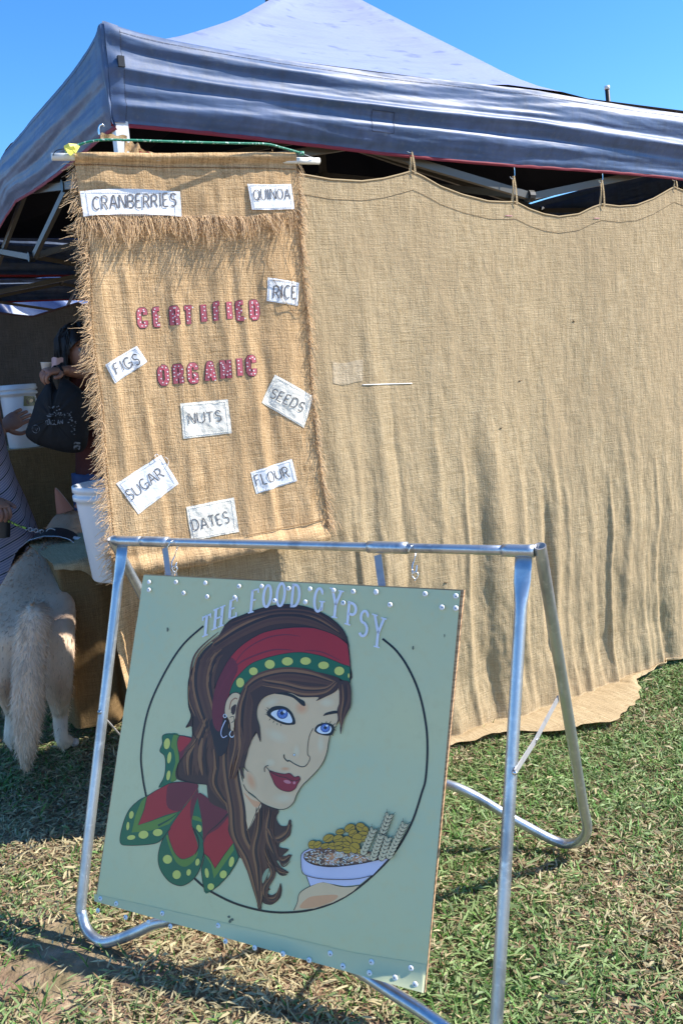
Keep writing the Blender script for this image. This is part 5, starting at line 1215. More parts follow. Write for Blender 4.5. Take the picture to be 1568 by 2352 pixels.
# ------------------------------------------------------------------ draped table with bucket
C0 = gnd(187, 1695); TZ = .745; TL_ = 1.5; TWd = .62
TBL = thing('draped_table', 'trestle table draped in brown burlap under the left corner of the marquee', 'table', C0)
MB().add(*box(C0+tt*TL_/2+BACK*(TWd/2+.01)+Z*(TZ-.016), tt*(TL_/2-.01), BACK*(TWd/2-.01), Z*.014)).build('table_top', M['ply'], TBL, smooth=False)
for a, b in ((.08, .06), (TL_-.08, .06), (.08, TWd-.05), (TL_-.08, TWd-.05)): MB().add(*tube([C0+tt*a+BACK*b, C0+tt*a+BACK*b+Z*(TZ-.03)], .014, 8)).build('leg', M['black'], TBL)
def drape_fn(u, v):
    Ltot = TWd+TL_; w = u*Ltot
    if w < TWd: p = C0+BACK*(TWd-w); nn_ = -tt; s = w
    else: p = C0+tt*(w-TWd); nn_ = tn; s = w
    kk = max(0, 1-abs(w-TWd)/.03); nn_ = unit(nn_*(1)+(tn-tt)*.5*kk) if kk > 0 else nn_
    z = TZ+.003+(.045-TZ)*v
    d = .006+v*(.012*math.sin(s*17+1)+.03*nz(s*4, v, 41))+.03*v*v
    if w > TWd: x = w-TWd; d += -.06*v**.6*math.exp(-((x-.20)/.035)**2)+.02*v*math.exp(-((x-.12)/.05)**2)
    return p+Z*z+nn_*d, (s, z)
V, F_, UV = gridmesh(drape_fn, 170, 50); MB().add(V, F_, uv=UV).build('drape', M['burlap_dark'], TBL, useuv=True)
def run_fn(u, v):
    s = -.02+u*(TL_+.02); dep = TWd; hang = interp(s, [(-.02, .02), (.05, .035), (.09, .04), (.13, .10), (.22, .11), (.27, .15), (.36, .17), (.6, .14), (1.5, .16)])+.012*nz(s*30, 1, 2)
    tot = dep+hang; w = v*tot
    if w < dep: return C0+tt*s+BACK*(dep-w)+Z*(TZ+.008+.006*nz(s*8, w*8, 3)), (s, w)
    h = w-dep; return C0+tt*s+tn*(.012+.006*math.sin(s*30)+.01*math.sin(min(1, h/.03)*1.57))+Z*(TZ+.008-h), (s, w)
V, F_, UV = gridmesh(run_fn, 90, 50); MB().add(V, F_, uv=UV).build('runner', M['burlap'], TBL, useuv=True)
def pail(c, rt, rb, H, name, label, up=Z):
    t = thing(name, label, 'bucket', c, 'white plastic buckets')
    o = MB().add(*lathe(np.array(c), up, [(0, .004), (rb*.96, .0), (rb, .006), (rb+(rt-rb)*.86, H*.80), (rt-.004, H*.845), (rt+.006, H*.85), (rt+.007, H*.90), (rt-.001, H*.905), (rt, H*.93), (rt+.006, H*.935), (rt+.006, H*.995), (rt-.001, H), (rt-.006, H*.99), (rt-.008, H*.9), (rb-.004, .012), (0, .012)], 40)).build('pail_body', M['bucket'], t)
    return t
bc_ = gnd(283, 1322, TZ+.012)
pail(bc_+np.array([.006, 0, 0]), .138, .112, .345, 'bucket', 'open white bucket standing on the burlap table beside the banner fringe')
# ------------------------------------------------------------------ counter behind with second bucket
Q0 = at(20, 1031, 4.9); cz = Q0[2]
cb = at(-150, 1031, 4.75); cb[2] = 0
KT = thing('display_counter', 'tall brown burlap covered counter under the back bucket', 'counter', cb)
def cnt_fn(u, v):
    w = u*(1.5); p = cb+np.array([w, .12*w, 0]); z = cz+(.03-cz)*v
    return p+Z*z+np.array([0, -1, 0])*(.02+.02*v*math.sin(w*22)+.03*v*nz(w*5, v, 6)), (w, z)
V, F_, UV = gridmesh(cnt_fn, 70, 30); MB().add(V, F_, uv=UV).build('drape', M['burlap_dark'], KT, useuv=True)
MB().add(*box(cb+np.array([.75, .36, cz-.012]), np.array([.76, .09, 0]), np.array([-.03, .27, 0]), Z*.012)).build('counter_top', M['ply'], KT, smooth=False)
for a, b in ((.05, .1), (1.4, .25), (.05, .58), (1.4, .72)): MB().add(*box(cb+np.array([a, b, cz/2-.012]), np.array([.02, 0, 0]), np.array([0, .02, 0]), Z*(cz/2-.013))).build('leg', M['ply'], KT, smooth=False)
bb = at(59, 1030, 4.92); bb[2] = cz+.001
PB = pail(bb, .100, .088, at(41, 886, 4.92)[2]-cz, 'bucket', 'lidded white bucket with a small portrait sticker, steadied by a hand at far left')
for h_ in (.93, .86): MB().add(*lathe(bb+Z*((at(41, 886, 4.92)[2]-cz)*h_), Z, [(.103, 0), (.110, .002), (.110, .010), (.103, .012)], 36)).build('lid_ring', M['bucket'], PB)
MB().add(*lathe(bb+Z*(at(41, 886, 4.92)[2]-cz), Z, [(.106, -.004), (.106, .004), (.09, .006), (0, .004)], 36)).build('lid', M['bucket'], PB)
def stk(px, py, off=.0):   # point on the pail wall facing the camera
    d = ray(px, py); best = EYEP+d*((bb[1]-.096)/d[1]); r = best-bb; x = r[0]; R_ = .099
    x = max(-.0985, min(.0985, x)); return np.array([bb[0]+x, bb[1]-math.sqrt(max(1e-6, R_*R_-x*x))-off, best[2]])
def quadg(x0, y0, x1, y1, off, m_, name, n=6):
    V, F_, _ = gridmesh(lambda u, v: (stk(x0+(x1-x0)*u, y0+(y1-y0)*v, off), (u, v)), n, n); return MB().add(V, F_).build(name, m_, PB)
quadg(53, 910, 74, 933, .001, pm(120, 128, 100), 'sticker')
def blob(cx, cy, rx, ry, off, m_, name):
    P = [stk(cx+rx*math.cos(a), cy+ry*math.sin(a), off) for a in np.linspace(0, 6.283, 13)[:-1]]; MB().add(P, [tuple(range(12))]).build(name, m_, PB)
blob(63, 921, 5.5, 8.5, .002, pm(*DK), 'sticker_hair'); blob(65.5, 921, 2.6, 4, .003, pm(*SKN), 'sticker_face')
# ------------------------------------------------------------------ figures
def skinned(J, E, sub=2, root=None):
    names = list(J); idx = {n: i for i, n in enumerate(names)}
    me = bpy.data.meshes.new('tmp'); me.from_pydata([tuple(J[n][0]) for n in names], [(idx[a], idx[b]) for a, b in E], [])
    o = bpy.data.objects.new('tmp', me); COL.objects.link(o)
    md = o.modifiers.new('s', 'SKIN'); md.use_smooth_shade = True; sb = o.modifiers.new('b', 'SUBSURF'); sb.levels = sub; sb.render_levels = sub
    for n in names:
        sv = me.skin_vertices[0].data[idx[n]]; r = J[n][1]; sv.radius = r if isinstance(r, tuple) else (r, r); sv.use_root = (n == (root or names[0]))
    dg = bpy.context.evaluated_depsgraph_get(); ev = o.evaluated_get(dg); m2 = ev.to_mesh()
    V = [tuple(v.co) for v in m2.vertices]; F_ = [tuple(p.vertices) for p in m2.polygons]
    ev.to_mesh_clear(); bpy.data.objects.remove(o); return V, F_
def handmesh(mb, wrist, palm_dir, up_dir, size, curl=.5, spread=.12, side=1):
    """palm plus five unequal bent fingers; palm_dir towards fingertips, up_dir = back of hand"""
    d = unit(palm_dir); n = unit(up_dir-d*(up_dir@d)); s = np.cross(d, n)*side; k = size/.18; n = n
    pc = wrist+d*.045*k
    rg_ = []
    for t, rx, ry in ((-.02, .024, .02), (.0, .026, .021), (.03, .036, .020), (.06, .043, .018), (.085, .043, .014), (.097, .036, .009), (.100, .01, .003)):
        rg_.append(np.array([wrist+d*t*k+s*rx*k*math.cos(a)+n*ry*k*math.sin(a) for a in np.linspace(0, 2*math.pi, 19)[:-1]]))
    mb.add(*loft(rg_))
    for i, (off, L) in enumerate(((-.030, .068), (-.010, .078), (.010, .073), (.029, .056))):
        b = wrist+d*.078*k+s*off*k; dd = unit(d+s*off*spread*12); a = 0; P = [b-dd*.01*k]; p = b
        for seg, f in enumerate((.45, .32, .26)):
            a += curl*(.55 if seg == 0 else .75); v = dd*math.cos(a)-n*math.sin(a); P.append(p); p = p+v*L*f*k
        P.append(p); mb.add(*tube(smoothpts(P, 4), np.linspace(.0108*k, .0082*k, 17), 8)); mb.add(*lathe(p, unit(P[-1]-P[-2]), [(.0072*k, 0), (.0055*k, .004*k), (0, .0065*k)], 8))
    b = wrist+d*.025*k-s*.026*k; v = unit(-s*.9+d*.55-n*.3); P = [b, b+v*.03*k, b+v*.05*k+d*.012*k, b+v*.055*k+d*.03*k]
    mb.add(*tube(smoothpts(P, 4), np.linspace(.013*k, .008*k, 13), 8)); mb.add(*lathe(P[-1], d, [(.008*k, 0), (.006*k, .005*k), (0, .008*k)], 8))
def headmesh(mb, c, fwd_, r, parts=True):
    f = unit(fwd_); sd_ = unit(np.cross(f, Z)); up = Z; n = 26; m_ = 20; V = []
    for j in range(m_+1):
        th = math.pi*j/m_
        for i in range(n):
            ph = 2*math.pi*i/n; x = math.sin(th)*math.cos(ph); y = math.sin(th)*math.sin(ph); z = math.cos(th)
            a, b, h = r*.98*x, r*.80*y, r*1.2*z
            if z < 0: a *= 1+.12*z; b *= 1+.35*z
            if x > .6 and -.35 < z < .25: 
                g = math.exp(-(y/.16)**2)*math.exp(-((z+.08)/.16)**2); a += r*.22*g
            if x > .6: a -= r*.07*math.exp(-((abs(y)-.36)/.14)**2)*math.exp(-((z-.12)/.10)**2)
            if x > .7: a += r*.05*math.exp(-(y/.22)**2)*math.exp(-((z+.45)/.08)**2)
            V.append(c+f*a+sd_*b+up*h)
    F_ = [(j*n+i, (j+1)*n+i, (j+1)*n+(i+1) % n, j*n+(i+1) % n) for j in range(m_) for i in range(n)]
    mb.add(V, F_)
    for s in (-1, 1): mb.add(*lathe(c+sd_*s*r*.80, sd_*s, [(r*.22, 0), (r*.2, r*.08), (r*.08, r*.03), (0, 0)], 10))
def face_bits(c, f, r, par):
    f = unit(f); sd_ = unit(np.cross(f, Z))
    for s in (-1, 1):
        p = c+f*r*.86+sd_*s*r*.33+Z*r*.14
        e = MB().add(*lathe(p, f, [(r*.11, -.004), (r*.08, .003), (0, .005)], 12)).build('eye', mat('eye_white', (.35, .32, .3), .4), par)
        MB().add(*lathe(p+f*.0068, f, [(r*.055, 0), (0, .001)], 10)).build('iris', M['black'], par)
        MB().add(*tube([p+sd_*-.018+Z*.020, p+f*.008+Z*.026, p+sd_*.018+Z*.020], .003, 6)).build('eyebrow', M['hair'], par)
    MB().add(*tube([c+f*r*.85-Z*r*.52-sd_*.022, c+f*r*.96-Z*r*.54, c+f*r*.85-Z*r*.52+sd_*.022], .0045, 6)).build('mouth', mat('lips', (.35, .1, .08), .5), par)
def hairmesh(name, c, f, r, drop, par, m_):
    f = unit(f); sd_ = unit(np.cross(f, Z)); n = 40; m2 = 18; V = []
    for j in range(m2+1):
        t = j/m2
        for i in range(n):
            ph = 2*math.pi*i/n; front = max(0, math.cos(ph)); th = t*math.pi*.62; lim = 1-.42*front**1.5
            th *= lim; rr = r*1.16*(1+.05*math.sin(ph*9+t*3)+.06*nz(ph*3, t*4, 2))
            p = c+f*(rr*math.sin(th)*math.cos(ph)*1.02-.012)+sd_*rr*.92*math.sin(th)*math.sin(ph)+Z*(rr*1.12*math.cos(th)+r*.1)
            if t > .6 and front < .5: p = p-Z*drop*((t-.6)/.4)
            V.append(p)
    F_ = [(j*n+i, (j+1)*n+i, (j+1)*n+(i+1) % n, j*n+(i+1) % n) for j in range(m2) for i in range(n)]
    h = MB().add(V, F_); R = random.Random(5)
    for k in range(260):
        ph = R.uniform(.9, 2*math.pi-.9); i0 = int(ph/(2*math.pi)*n) % n
        P = [np.array(V[j*n+i0])+sd_*R.gauss(0, .006)+f*R.gauss(0, .006) for j in (6, 10, 14, 18)]; P.append(P[-1]-Z*R.uniform(.005, .04)); h.add(*tube(P, [.004, .004, .003, .002, .0008], 3, caps=False))
    return h.build(name, m_, par)
def loft(rings):
    n = len(rings[0]); V = np.concatenate(rings); F_ = [(i*n+k, i*n+(k+1) % n, (i+1)*n+(k+1) % n, (i+1)*n+k) for i in range(len(rings)-1) for k in range(n)]
    return V, F_
def ring(c, rx, ry, ax, n=40, wob=0., k=6, ph=0.):
    ax = unit(ax); ay = np.cross(Z, ax); return np.array([c+ax*rx*(1+wob*math.sin(k*a+ph))*math.cos(a)+ay*ry*(1+wob*math.sin(k*a+ph))*math.sin(a) for a in np.linspace(0, 2*math.pi, n+1)[:-1]])
# person in the striped dress (mostly beyond the left edge)
ac = at(-22, 1300, 4.25); ac[2] = 0; fA = unit(np.array([.75, .65, 0])); sA = np.array([-fA[1], fA[0], 0])
PA = thing('person', 'person in a dark finely striped dress holding the back bucket at the far left edge', 'person', ac)
w_ = at(4, 985, 4.66); el = ac+np.array([.05, .12, 1.12]); sh = ac+np.array([.13, .02, 1.36]); sh2 = ac+np.array([-.17, .10, 1.36]); w2 = ac+np.array([.18, -.30, .95]); el2 = ac+np.array([-.16, -.12, 1.08])
bA = MB()
bA.add(*skinned({'pel': (ac+Z*.92, (.15, .11)), 'ab': (ac+Z*1.10, (.12, .09)), 'ch': (ac+Z*1.28, (.15, .10)), 'nk0': (ac+Z*1.42, .06), 'nk': (ac+Z*1.50, .05), 'hd': (ac+Z*1.56, .05),
  's1': (sh, .055), 'e1': (el, .042), 'w1': (w_, .026), 's2': (sh2, .055), 'e2': (el2, .042), 'w2': (w2, .026),
  'h1': (ac+sA*.09+Z*.84, .088), 'k1': (ac+sA*.09+fA*.02+Z*.48, .055), 'a1': (ac+sA*.09+Z*.09, .037), 't1': (ac+sA*.09+fA*.15+Z*.03, .030),
  'h2': (ac-sA*.09+Z*.84, .088), 'k2': (ac-sA*.09+fA*.02+Z*.48, .055), 'a2': (ac-sA*.09+Z*.09, .037), 't2': (ac-sA*.09+fA*.15+Z*.03, .030)},
  [('pel', 'ab'), ('ab', 'ch'), ('ch', 'nk0'), ('nk0', 'nk'), ('nk', 'hd'), ('ch', 's1'), ('s1', 'e1'), ('e1', 'w1'), ('ch', 's2'), ('s2', 'e2'), ('e2', 'w2'), ('pel', 'h1'), ('h1', 'k1'), ('k1', 'a1'), ('a1', 't1'), ('pel', 'h2'), ('h2', 'k2'), ('k2', 'a2'), ('a2', 't2')]))
hc = ac+fA*.02+Z*1.62; headmesh(bA, hc, fA, .098)
handmesh(bA, w_, at(66, 945, 4.74)-w_, np.array([.1, -1, .25]), .21, curl=.30, spread=.25, side=-1)
handmesh(bA, w2, np.array([.5, -.4, -.3]), np.array([0, 0, 1.]), .19, curl=.9, side=1)
bA.build('body', M['skin'], PA); face_bits(hc, fA, .098, PA); hairmesh('hair', hc, fA, .098, .16, PA, M['hair'])
dm = bpy.data.materials.new('striped_dress'); dm.use_nodes = True
def dressmat(m):
    nt = m.node_tree; N = nt.nodes; L = nt.links; b = N['Principled BSDF']; b.inputs['Roughness'].default_value = .85
    uvn = N.new('ShaderNodeTexCoord'); sx = N.new('ShaderNodeSeparateXYZ'); L.new(uvn.outputs['UV'], sx.inputs[0])
    def wave(mult, lo, hi):
        a = N.new('ShaderNodeMath'); a.operation = 'MULTIPLY'; a.inputs[1].default_value = mult; L.new(sx.outputs[1], a.inputs[0])
        f = N.new('ShaderNodeMath'); f.operation = 'FRACT'; L.new(a.outputs[0], f.inputs[0])
        c = N.new('ShaderNodeMath'); c.operation = 'LESS_THAN'; c.inputs[1].default_value = hi; L.new(f.outputs[0], c.inputs[0]); return c.outputs[0]
    m1 = N.new('ShaderNodeMix'); m1.data_type = 'RGBA'; L.new(wave(85, 0, .5), m1.inputs[0]); m1.inputs[6].default_value = (.40, .36, .42, 1); m1.inputs[7].default_value = (.22, .21, .30, 1)
    m2 = N.new('ShaderNodeMix'); m2.data_type = 'RGBA'; L.new(wave(17, 0, .10), m2.inputs[0]); L.new(m1.outputs[2], m2.inputs[6]); m2.inputs[7].default_value = (.008, .01, .02, 1)
    L.new(m2.outputs[2], b.inputs['Base Color'])
dressmat(dm)
rg = []; uvs = []
for z, rx, ry in ((1.44, .09, .08), (1.41, .17, .10), (1.34, .21, .13), (1.26, .215, .145), (1.10, .22, .16), (1.0, .235, .18), (.88, .265, .21), (.75, .295, .24), (.6, .33, .27), (.53, .345, .285)):
    r_ = ring(ac+Z*z, rx, ry, sA, 48, .035 if z < 1 else 0, 7, z*2)
    tilt = .14 if z < 1.2 else .05
    rg.append(r_); uvs += [(k/48*1.2, z-.10*math.cos(2*math.pi*k/48+.9)) for k in range(48)]
V, F_ = loft(rg); MB().add(V, F_, uv=uvs).build('striped_dress', dm, PA, useuv=True)
for s_ in (1, -1): MB().add(*lathe(ac+sA*.09*s_+fA*.06+Z*.0, Z, [(0, 0), (.055, 0), (.06, .02), (.045, .05), (.04, .08)], 16)).build('shoe', M['shoe'], PA)
# dark leash handle at the very edge
lh = at(4, 1192, 3.95)
LE_ = thing('dog_leash', 'green-edged black leash and handle running to the dog harness', 'leash', lh)
V = []; 
MB().add(*loft([ring(lh+Z*h, .028+.012*math.sin((h+.09)/.18*math.pi), .02, np.array([1., 0, 0]), 20) for h in np.linspace(-.09, .09, 9)])).build('leash_handle', M['black'], LE_)
lsh = smoothpts([at(-6, 1160, 3.93), at(8, 1158, 3.93), at(20, 1168, 3.92)], 5); MB().add(*tube(lsh, .006, 6)).build('lime_trim', M['leash'], LE_)
MB().add(*tube(smoothpts([at(18, 1196, 3.93), at(40, 1206, 3.88), at(62, 1214, 3.84)], 6), .0055, 6)).build('leash_strap', M['leash'], LE_)
for k in range(7): 
    c = at(64+k*6.5, 1215+k*1.2, 3.84); MB().add(*tube([c+np.array([.009*math.cos(a), (.0 if k % 2 else .009*math.sin(a)), .009*math.sin(a)*(1 if k % 2 else .3)]) for a in np.linspace(0, 6.283, 13)], .0022, 5)).build('leash_link', M['steel_flat'], LE_)
MB().add(*tube([at(118, 1222, 3.83)+np.array([.022*math.cos(a), 0, .016*math.sin(a)]) for a in np.linspace(0, 6.283, 19)], .0025, 6)).build('leash_clip', M['steel_flat'], LE_)
# person behind the banner with jeans and tote
hB = at(186, 812, 4.35); fB = unit(np.array([.62, -.78, -.0])); sB = unit(np.array([fB[1], -fB[0], 0]))
pB = np.array([hB[0]+.05, hB[1]+.10, 0])
PBn = thing('person', 'dark-haired person in blue jeans reaching out behind the banner with a black tote bag', 'person', pB)
wB = at(146, 850, 4.22); elB = at(196, 856, 4.34); shB = at(226, 880, 4.42)
bB = MB(); dx = np.array([1., 0, 0])
bB.add(*skinned({'pel': (pB+Z*.96, (.15, .11)), 'ab': (pB+Z*1.12, (.13, .10)), 'ch': (pB+Z*1.32, (.16, .11)), 'nk': (pB+Z*1.47, .05), 'hd': (hB-Z*.05, .05),
  's1': (pB+dx*-.0+np.array([-.12, -.04, 1.43]), .05), 'e1': (elB, .04), 'w1': (wB, .028), 's2': (pB+np.array([.19, 0, 1.40]), .05), 'e2': (pB+np.array([.26, -.05, 1.12]), .04), 'w2': (pB+np.array([.2, -.22, .98]), .026),
  'h1': (pB+np.array([-.10, 0, .88]), .09), 'k1': (pB+np.array([-.12, -.03, .5]), .06), 'a1': (pB+np.array([-.13, .02, .09]), .04), 't1': (pB+np.array([-.14, -.13, .03]), .03),
  'h2': (pB+np.array([.10, 0, .88]), .09), 'k2': (pB+np.array([.12, -.03, .5]), .06), 'a2': (pB+np.array([.13, .02, .09]), .04), 't2': (pB+np.array([.14, -.13, .03]), .03)},
  [('pel', 'ab'), ('ab', 'ch'), ('ch', 'nk'), ('nk', 'hd'), ('ch', 's1'), ('s1', 'e1'), ('e1', 'w1'), ('ch', 's2'), ('s2', 'e2'), ('e2', 'w2'), ('pel', 'h1'), ('h1', 'k1'), ('k1', 'a1'), ('a1', 't1'), ('pel', 'h2'), ('h2', 'k2'), ('k2', 'a2'), ('a2', 't2')]))
headmesh(bB, hB, fB, .098); handmesh(bB, wB, at(122, 852, 4.18)-wB, np.array([0, -.4, 1.]), .18, curl=1.15, side=1)
handmesh(bB, pB+np.array([.2, -.22, .98]), np.array([-.3, -.6, -.2]), np.array([0, 0, 1.]), .18, curl=.6, side=-1)
bB.build('body', M['skin'], PBn); face_bits(hB, fB, .098, PBn); hairmesh('hair', hB, fB, .108, .10, PBn, M['hair'])
V, F_ = loft([ring(pB+Z*z, rx, ry, dx, 40, .02, 5, z*9) for z, rx, ry in ((1.47, .07, .07), (1.45, .15, .09), (1.38, .20, .12), (1.25, .19, .125), (1.1, .165, .12), (.98, .18, .13), (.93, .185, .135))]); MB().add(V, F_).build('shirt', M['shirt'], PBn)
MB().add(*tube(smoothpts([pB+np.array([-.12, -.04, 1.43]), elB], 6), np.linspace(.068, .05, 7), 14)).build('sleeve', M['shirt'], PBn)
js = MB()
for s_ in (-1, 1): js.add(*tube(smoothpts([pB+np.array([s_*.09, 0, .98]), pB+np.array([s_*.105, -.01, .8]), pB+np.array([s_*.122, -.03, .5]), pB+np.array([s_*.13, .02, .08])], 6), np.interp(np.linspace(0, 1, 19), [0, .3, .6, 1], [.115, .108, .08, .068]), 18))
js.add(*loft([ring(pB+Z*z, rx, ry, dx, 30) for z, rx, ry in ((.86, .17, .125), (.96, .185, .135), (1.0, .17, .125))])); js.build('jeans', M['jeans'], PBn)
for s_ in (-1, 1): MB().add(*loft([ring(pB+np.array([s_*.135, y, z]), rx, ry, dx, 16) for y, z, rx, ry in ((-.05, .0, .05, .13), (-.05, .04, .05, .13), (-.02, .07, .045, .08), (.02, .1, .042, .05))])).build('shoe', M['shoe'], PBn)
# pale wrap over the fist, cup
V, F_, UV = gridmesh(lambda u, v: (at(119+27*u, 820+v*(22-12*u)+6*abs(u-.5), 4.13+.03*abs(u-.4)+.02*v)+Z*.004*math.sin(u*9), (u, v)), 12, 8)
MB().add(V, F_).build('pale_cuff', mat('pale_pink_cloth', (.55, .42, .48), .8), PBn)
cb_ = at(109, 872, 4.2); ct_ = at(106, 832, 4.2); CU = MB().add(*lathe(cb_, ct_-cb_, [(0, 0), (.017, 0), (.025, np.linalg.norm(ct_-cb_)), (.0265, np.linalg.norm(ct_-cb_)), (.023, np.linalg.norm(ct_-cb_)-.004), (.016, .004)], 20))
CU.build('paper_cup', M['white_cloth'], label='tall white cup held beside the black tote handles', cat='cup')
# tote bag
YB = 4.16
TO = thing('tote_bag', 'black cloth tote bag with worn grey print hanging from an outstretched hand', 'bag', at(120, 1035, YB))
outl = [(117, 872), (97, 898), (84, 920), (74, 953), (62, 985), (60, 996), (66, 1008), (88, 1022), (121, 1032), (150, 1039), (176, 1040), (194, 1033), (203, 1010), (205, 960), (196, 910), (175, 885), (146, 868), (140, 890), (128, 893)]
oc = np.array([np.mean([p[0] for p in outl]), np.mean([p[1] for p in outl])])
tb = MB(); rings_ = []
OP = smoothpts(outl, 4, closed=True)
for k, sgn in ((.0, -1), (.45, -1), (.8, -1), (.97, -1), (1., 0), (.97, 1), (.8, 1), (.45, 1), (.0, 1)):
    dpt = .065*math.sqrt(max(0, 1-k**2.5))*sgn
    rings_.append(np.array([at(*(oc+(p-oc)*k), YB)+np.array([0, dpt+.006*nz(p[0]*.08, p[1]*.08, 3), 0]) for p in OP]))
tb.add(*loft(rings_)); tb.build('bag_body', M['tote'], TO)
def bagpt(x, y, off=0.):
    p = np.array([x, y], float); v = p-oc; L = np.linalg.norm(v)+1e-6; best = 1.
    for q in OP:
        w = q-oc; c = (w@v)/(np.linalg.norm(w)*L)
        if c > .995: best = min(best, L/np.linalg.norm(w)) if best < 1 else L/np.linalg.norm(w)
    best = min(.98, best); P = at(x, y, YB); return P+np.array([0, -.066*math.sqrt(max(0, 1-best**2.5))-.010-off, 0])
for a, b, c in (((118, 880), (119, 858), (127, 845)), ((142, 880), (145, 860), (139, 845))): MB().add(*tube(smoothpts([at(*a, YB), at(*b, YB+.01), at(*c, YB+.03), at(c[0]-2, c[1]-4, YB+.07)], 5), .008, 8)).build('bag_handle', M['tote'], TO)
def bagword(txt, x0, y0, w, h, sl):
    for i, c in enumerate(txt):
        mb = MB()
        for s in FONT[c]:
            V2, F2 = ribbon(resample([(x0+i*w*1.25+p[0]*w, y0-p[1]*h+sl*(i*w*1.25+p[0]*w)) for p in s], 2), 1.5); put(mb, V2, F2, bagpt, .001)
        mb.build('bag_letter', M['print'], TO)
bagword('RAGLAN', 118, 974, 5.2, 10, -.06)
mb = MB()
for (x, y, rx, ry) in ((138, 933, 13, 6), (134, 947, 12, 8), (147, 951, 8, 6), (166, 950, 9, 7), (176, 965, 8, 9), (180, 985, 6, 10), (127, 958, 5, 6)):
    for k in range(9):
        cx = x+R3.uniform(-rx, rx); cy = y+R3.uniform(-ry, ry); P = [bagpt(cx+R3.uniform(1, 3)*math.cos(a), cy+R3.uniform(.8, 2.2)*math.sin(a), .0015) for a in np.linspace(0, 6.28, 7)[:-1]]; mb.add(P, [tuple(range(6))])
mb.build('worn_print', M['print'], TO, kind='stuff')
mb = MB(); V2, F2 = ribbon([(94+9*math.cos(a), 983+9*math.sin(a)) for a in np.linspace(0, 6.283, 20)], .9); put(mb, V2, F2, bagpt, .001); V2, F2 = ribbon([(88, 981), (93, 979), (96, 988), (99, 981)], 1.1); put(mb, V2, F2, bagpt, .001); mb.build('round_emblem', M['print'], TO)
mb = MB(); mb.add([bagpt(x, y, .002) for x, y in ((179, 1012), (192, 1014), (189, 1032), (176, 1030))], [(0, 1, 2, 3)]); mb.build('corner_tag', M['print'], TO)
# ------------------------------------------------------------------ dog
hl = gnd(29, 1736); hr = gnd(146, 1734); mid_ = (hl+hr)/2
DG = thing('dog', 'large cream and tan dog seen from behind with hanging bushy tail and black harness', 'dog', mid_)
dJ = {'rump': (at(68, 1412, 3.22), (.180, .19)), 'loin': (at(92, 1372, 3.45), (.170, .175)), 'rib': (at(116, 1338, 3.68), (.17, .19)), 'chest': (at(132, 1312, 3.88), (.15, .165)), 'neck': (at(140, 1252, 4.0), .098), 'head': (at(160, 1196, 4.08), .098), 'muz': (at(184, 1206, 4.22), .052), 'nose': (at(192, 1210, 4.28), .03),
 'thR': (at(122, 1490, 3.15), (.085, .13)), 'knR': (at(132, 1570, 3.08), (.058, .075)), 'hkR': (at(139, 1640, 3.20), .032), 'anR': (hr+Z*.07, .028), 'ftR': (hr+np.array([0.01, .05, .025]), (.036, .026)),
 'thL': (at(20, 1490, 3.15), (.085, .13)), 'knL': (at(24, 1570, 3.08), (.058, .075)), 'hkL': (at(32, 1640, 3.20), .032), 'anL': (hl+Z*.07, .028), 'ftL': (hl+np.array([0, .05, .025]), (.036, .026)),
 'shR': (at(150, 1400, 3.90), .075), 'elR': (at(152, 1470, 3.92), .045), 'fkR': (np.array([-1.20, 3.93, .2]), .03), 'ffR': (np.array([-1.20, 3.90, .03]), .033),
 'shL': (at(78, 1400, 3.90), .075), 'elL': (at(76, 1470, 3.92), .045), 'fkL': (np.array([-1.46, 3.93, .2]), .03), 'ffL': (np.array([-1.46, 3.90, .03]), .033)}
dE = [('rump', 'loin'), ('loin', 'rib'), ('rib', 'chest'), ('chest', 'neck'), ('neck', 'head'), ('head', 'muz'), ('muz', 'nose')]
for s_ in 'RL': dE += [('rump', 'th'+s_), ('th'+s_, 'kn'+s_), ('kn'+s_, 'hk'+s_), ('hk'+s_, 'an'+s_), ('an'+s_, 'ft'+s_), ('chest', 'sh'+s_), ('sh'+s_, 'el'+s_), ('el'+s_, 'fk'+s_), ('fk'+s_, 'ff'+s_)]
V1, F1 = skinned(dJ, dE, 2, 'rib')
tailP = smoothpts([at(82, 1400, 3.10), at(80, 1425, 3.0), at(74, 1470, 2.97), at(68, 1560, 2.93), at(64, 1650, 2.92), at(61, 1720, 2.93), at(60, 1764, 2.95)], 6)
tr_ = np.interp(np.linspace(0, 1, len(tailP)), [0, .12, .3, .6, .85, 1], [.040, .050, .056, .056, .032, .004])
V2, F2 = tube(tailP, tr_, 18)
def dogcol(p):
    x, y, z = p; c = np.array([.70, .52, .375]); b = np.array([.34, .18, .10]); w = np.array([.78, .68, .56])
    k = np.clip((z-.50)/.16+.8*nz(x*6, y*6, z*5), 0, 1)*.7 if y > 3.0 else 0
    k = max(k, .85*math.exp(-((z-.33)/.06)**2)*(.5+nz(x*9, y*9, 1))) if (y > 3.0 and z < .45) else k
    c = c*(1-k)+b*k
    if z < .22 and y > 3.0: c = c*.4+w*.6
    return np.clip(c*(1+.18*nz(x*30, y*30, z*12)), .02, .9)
db = MB(); db.add(V1, F1, col=np.array([dogcol(p) for p in V1])); db.add(V2, F2, col=np.array([dogcol(p)*1.08 for p in V2]))
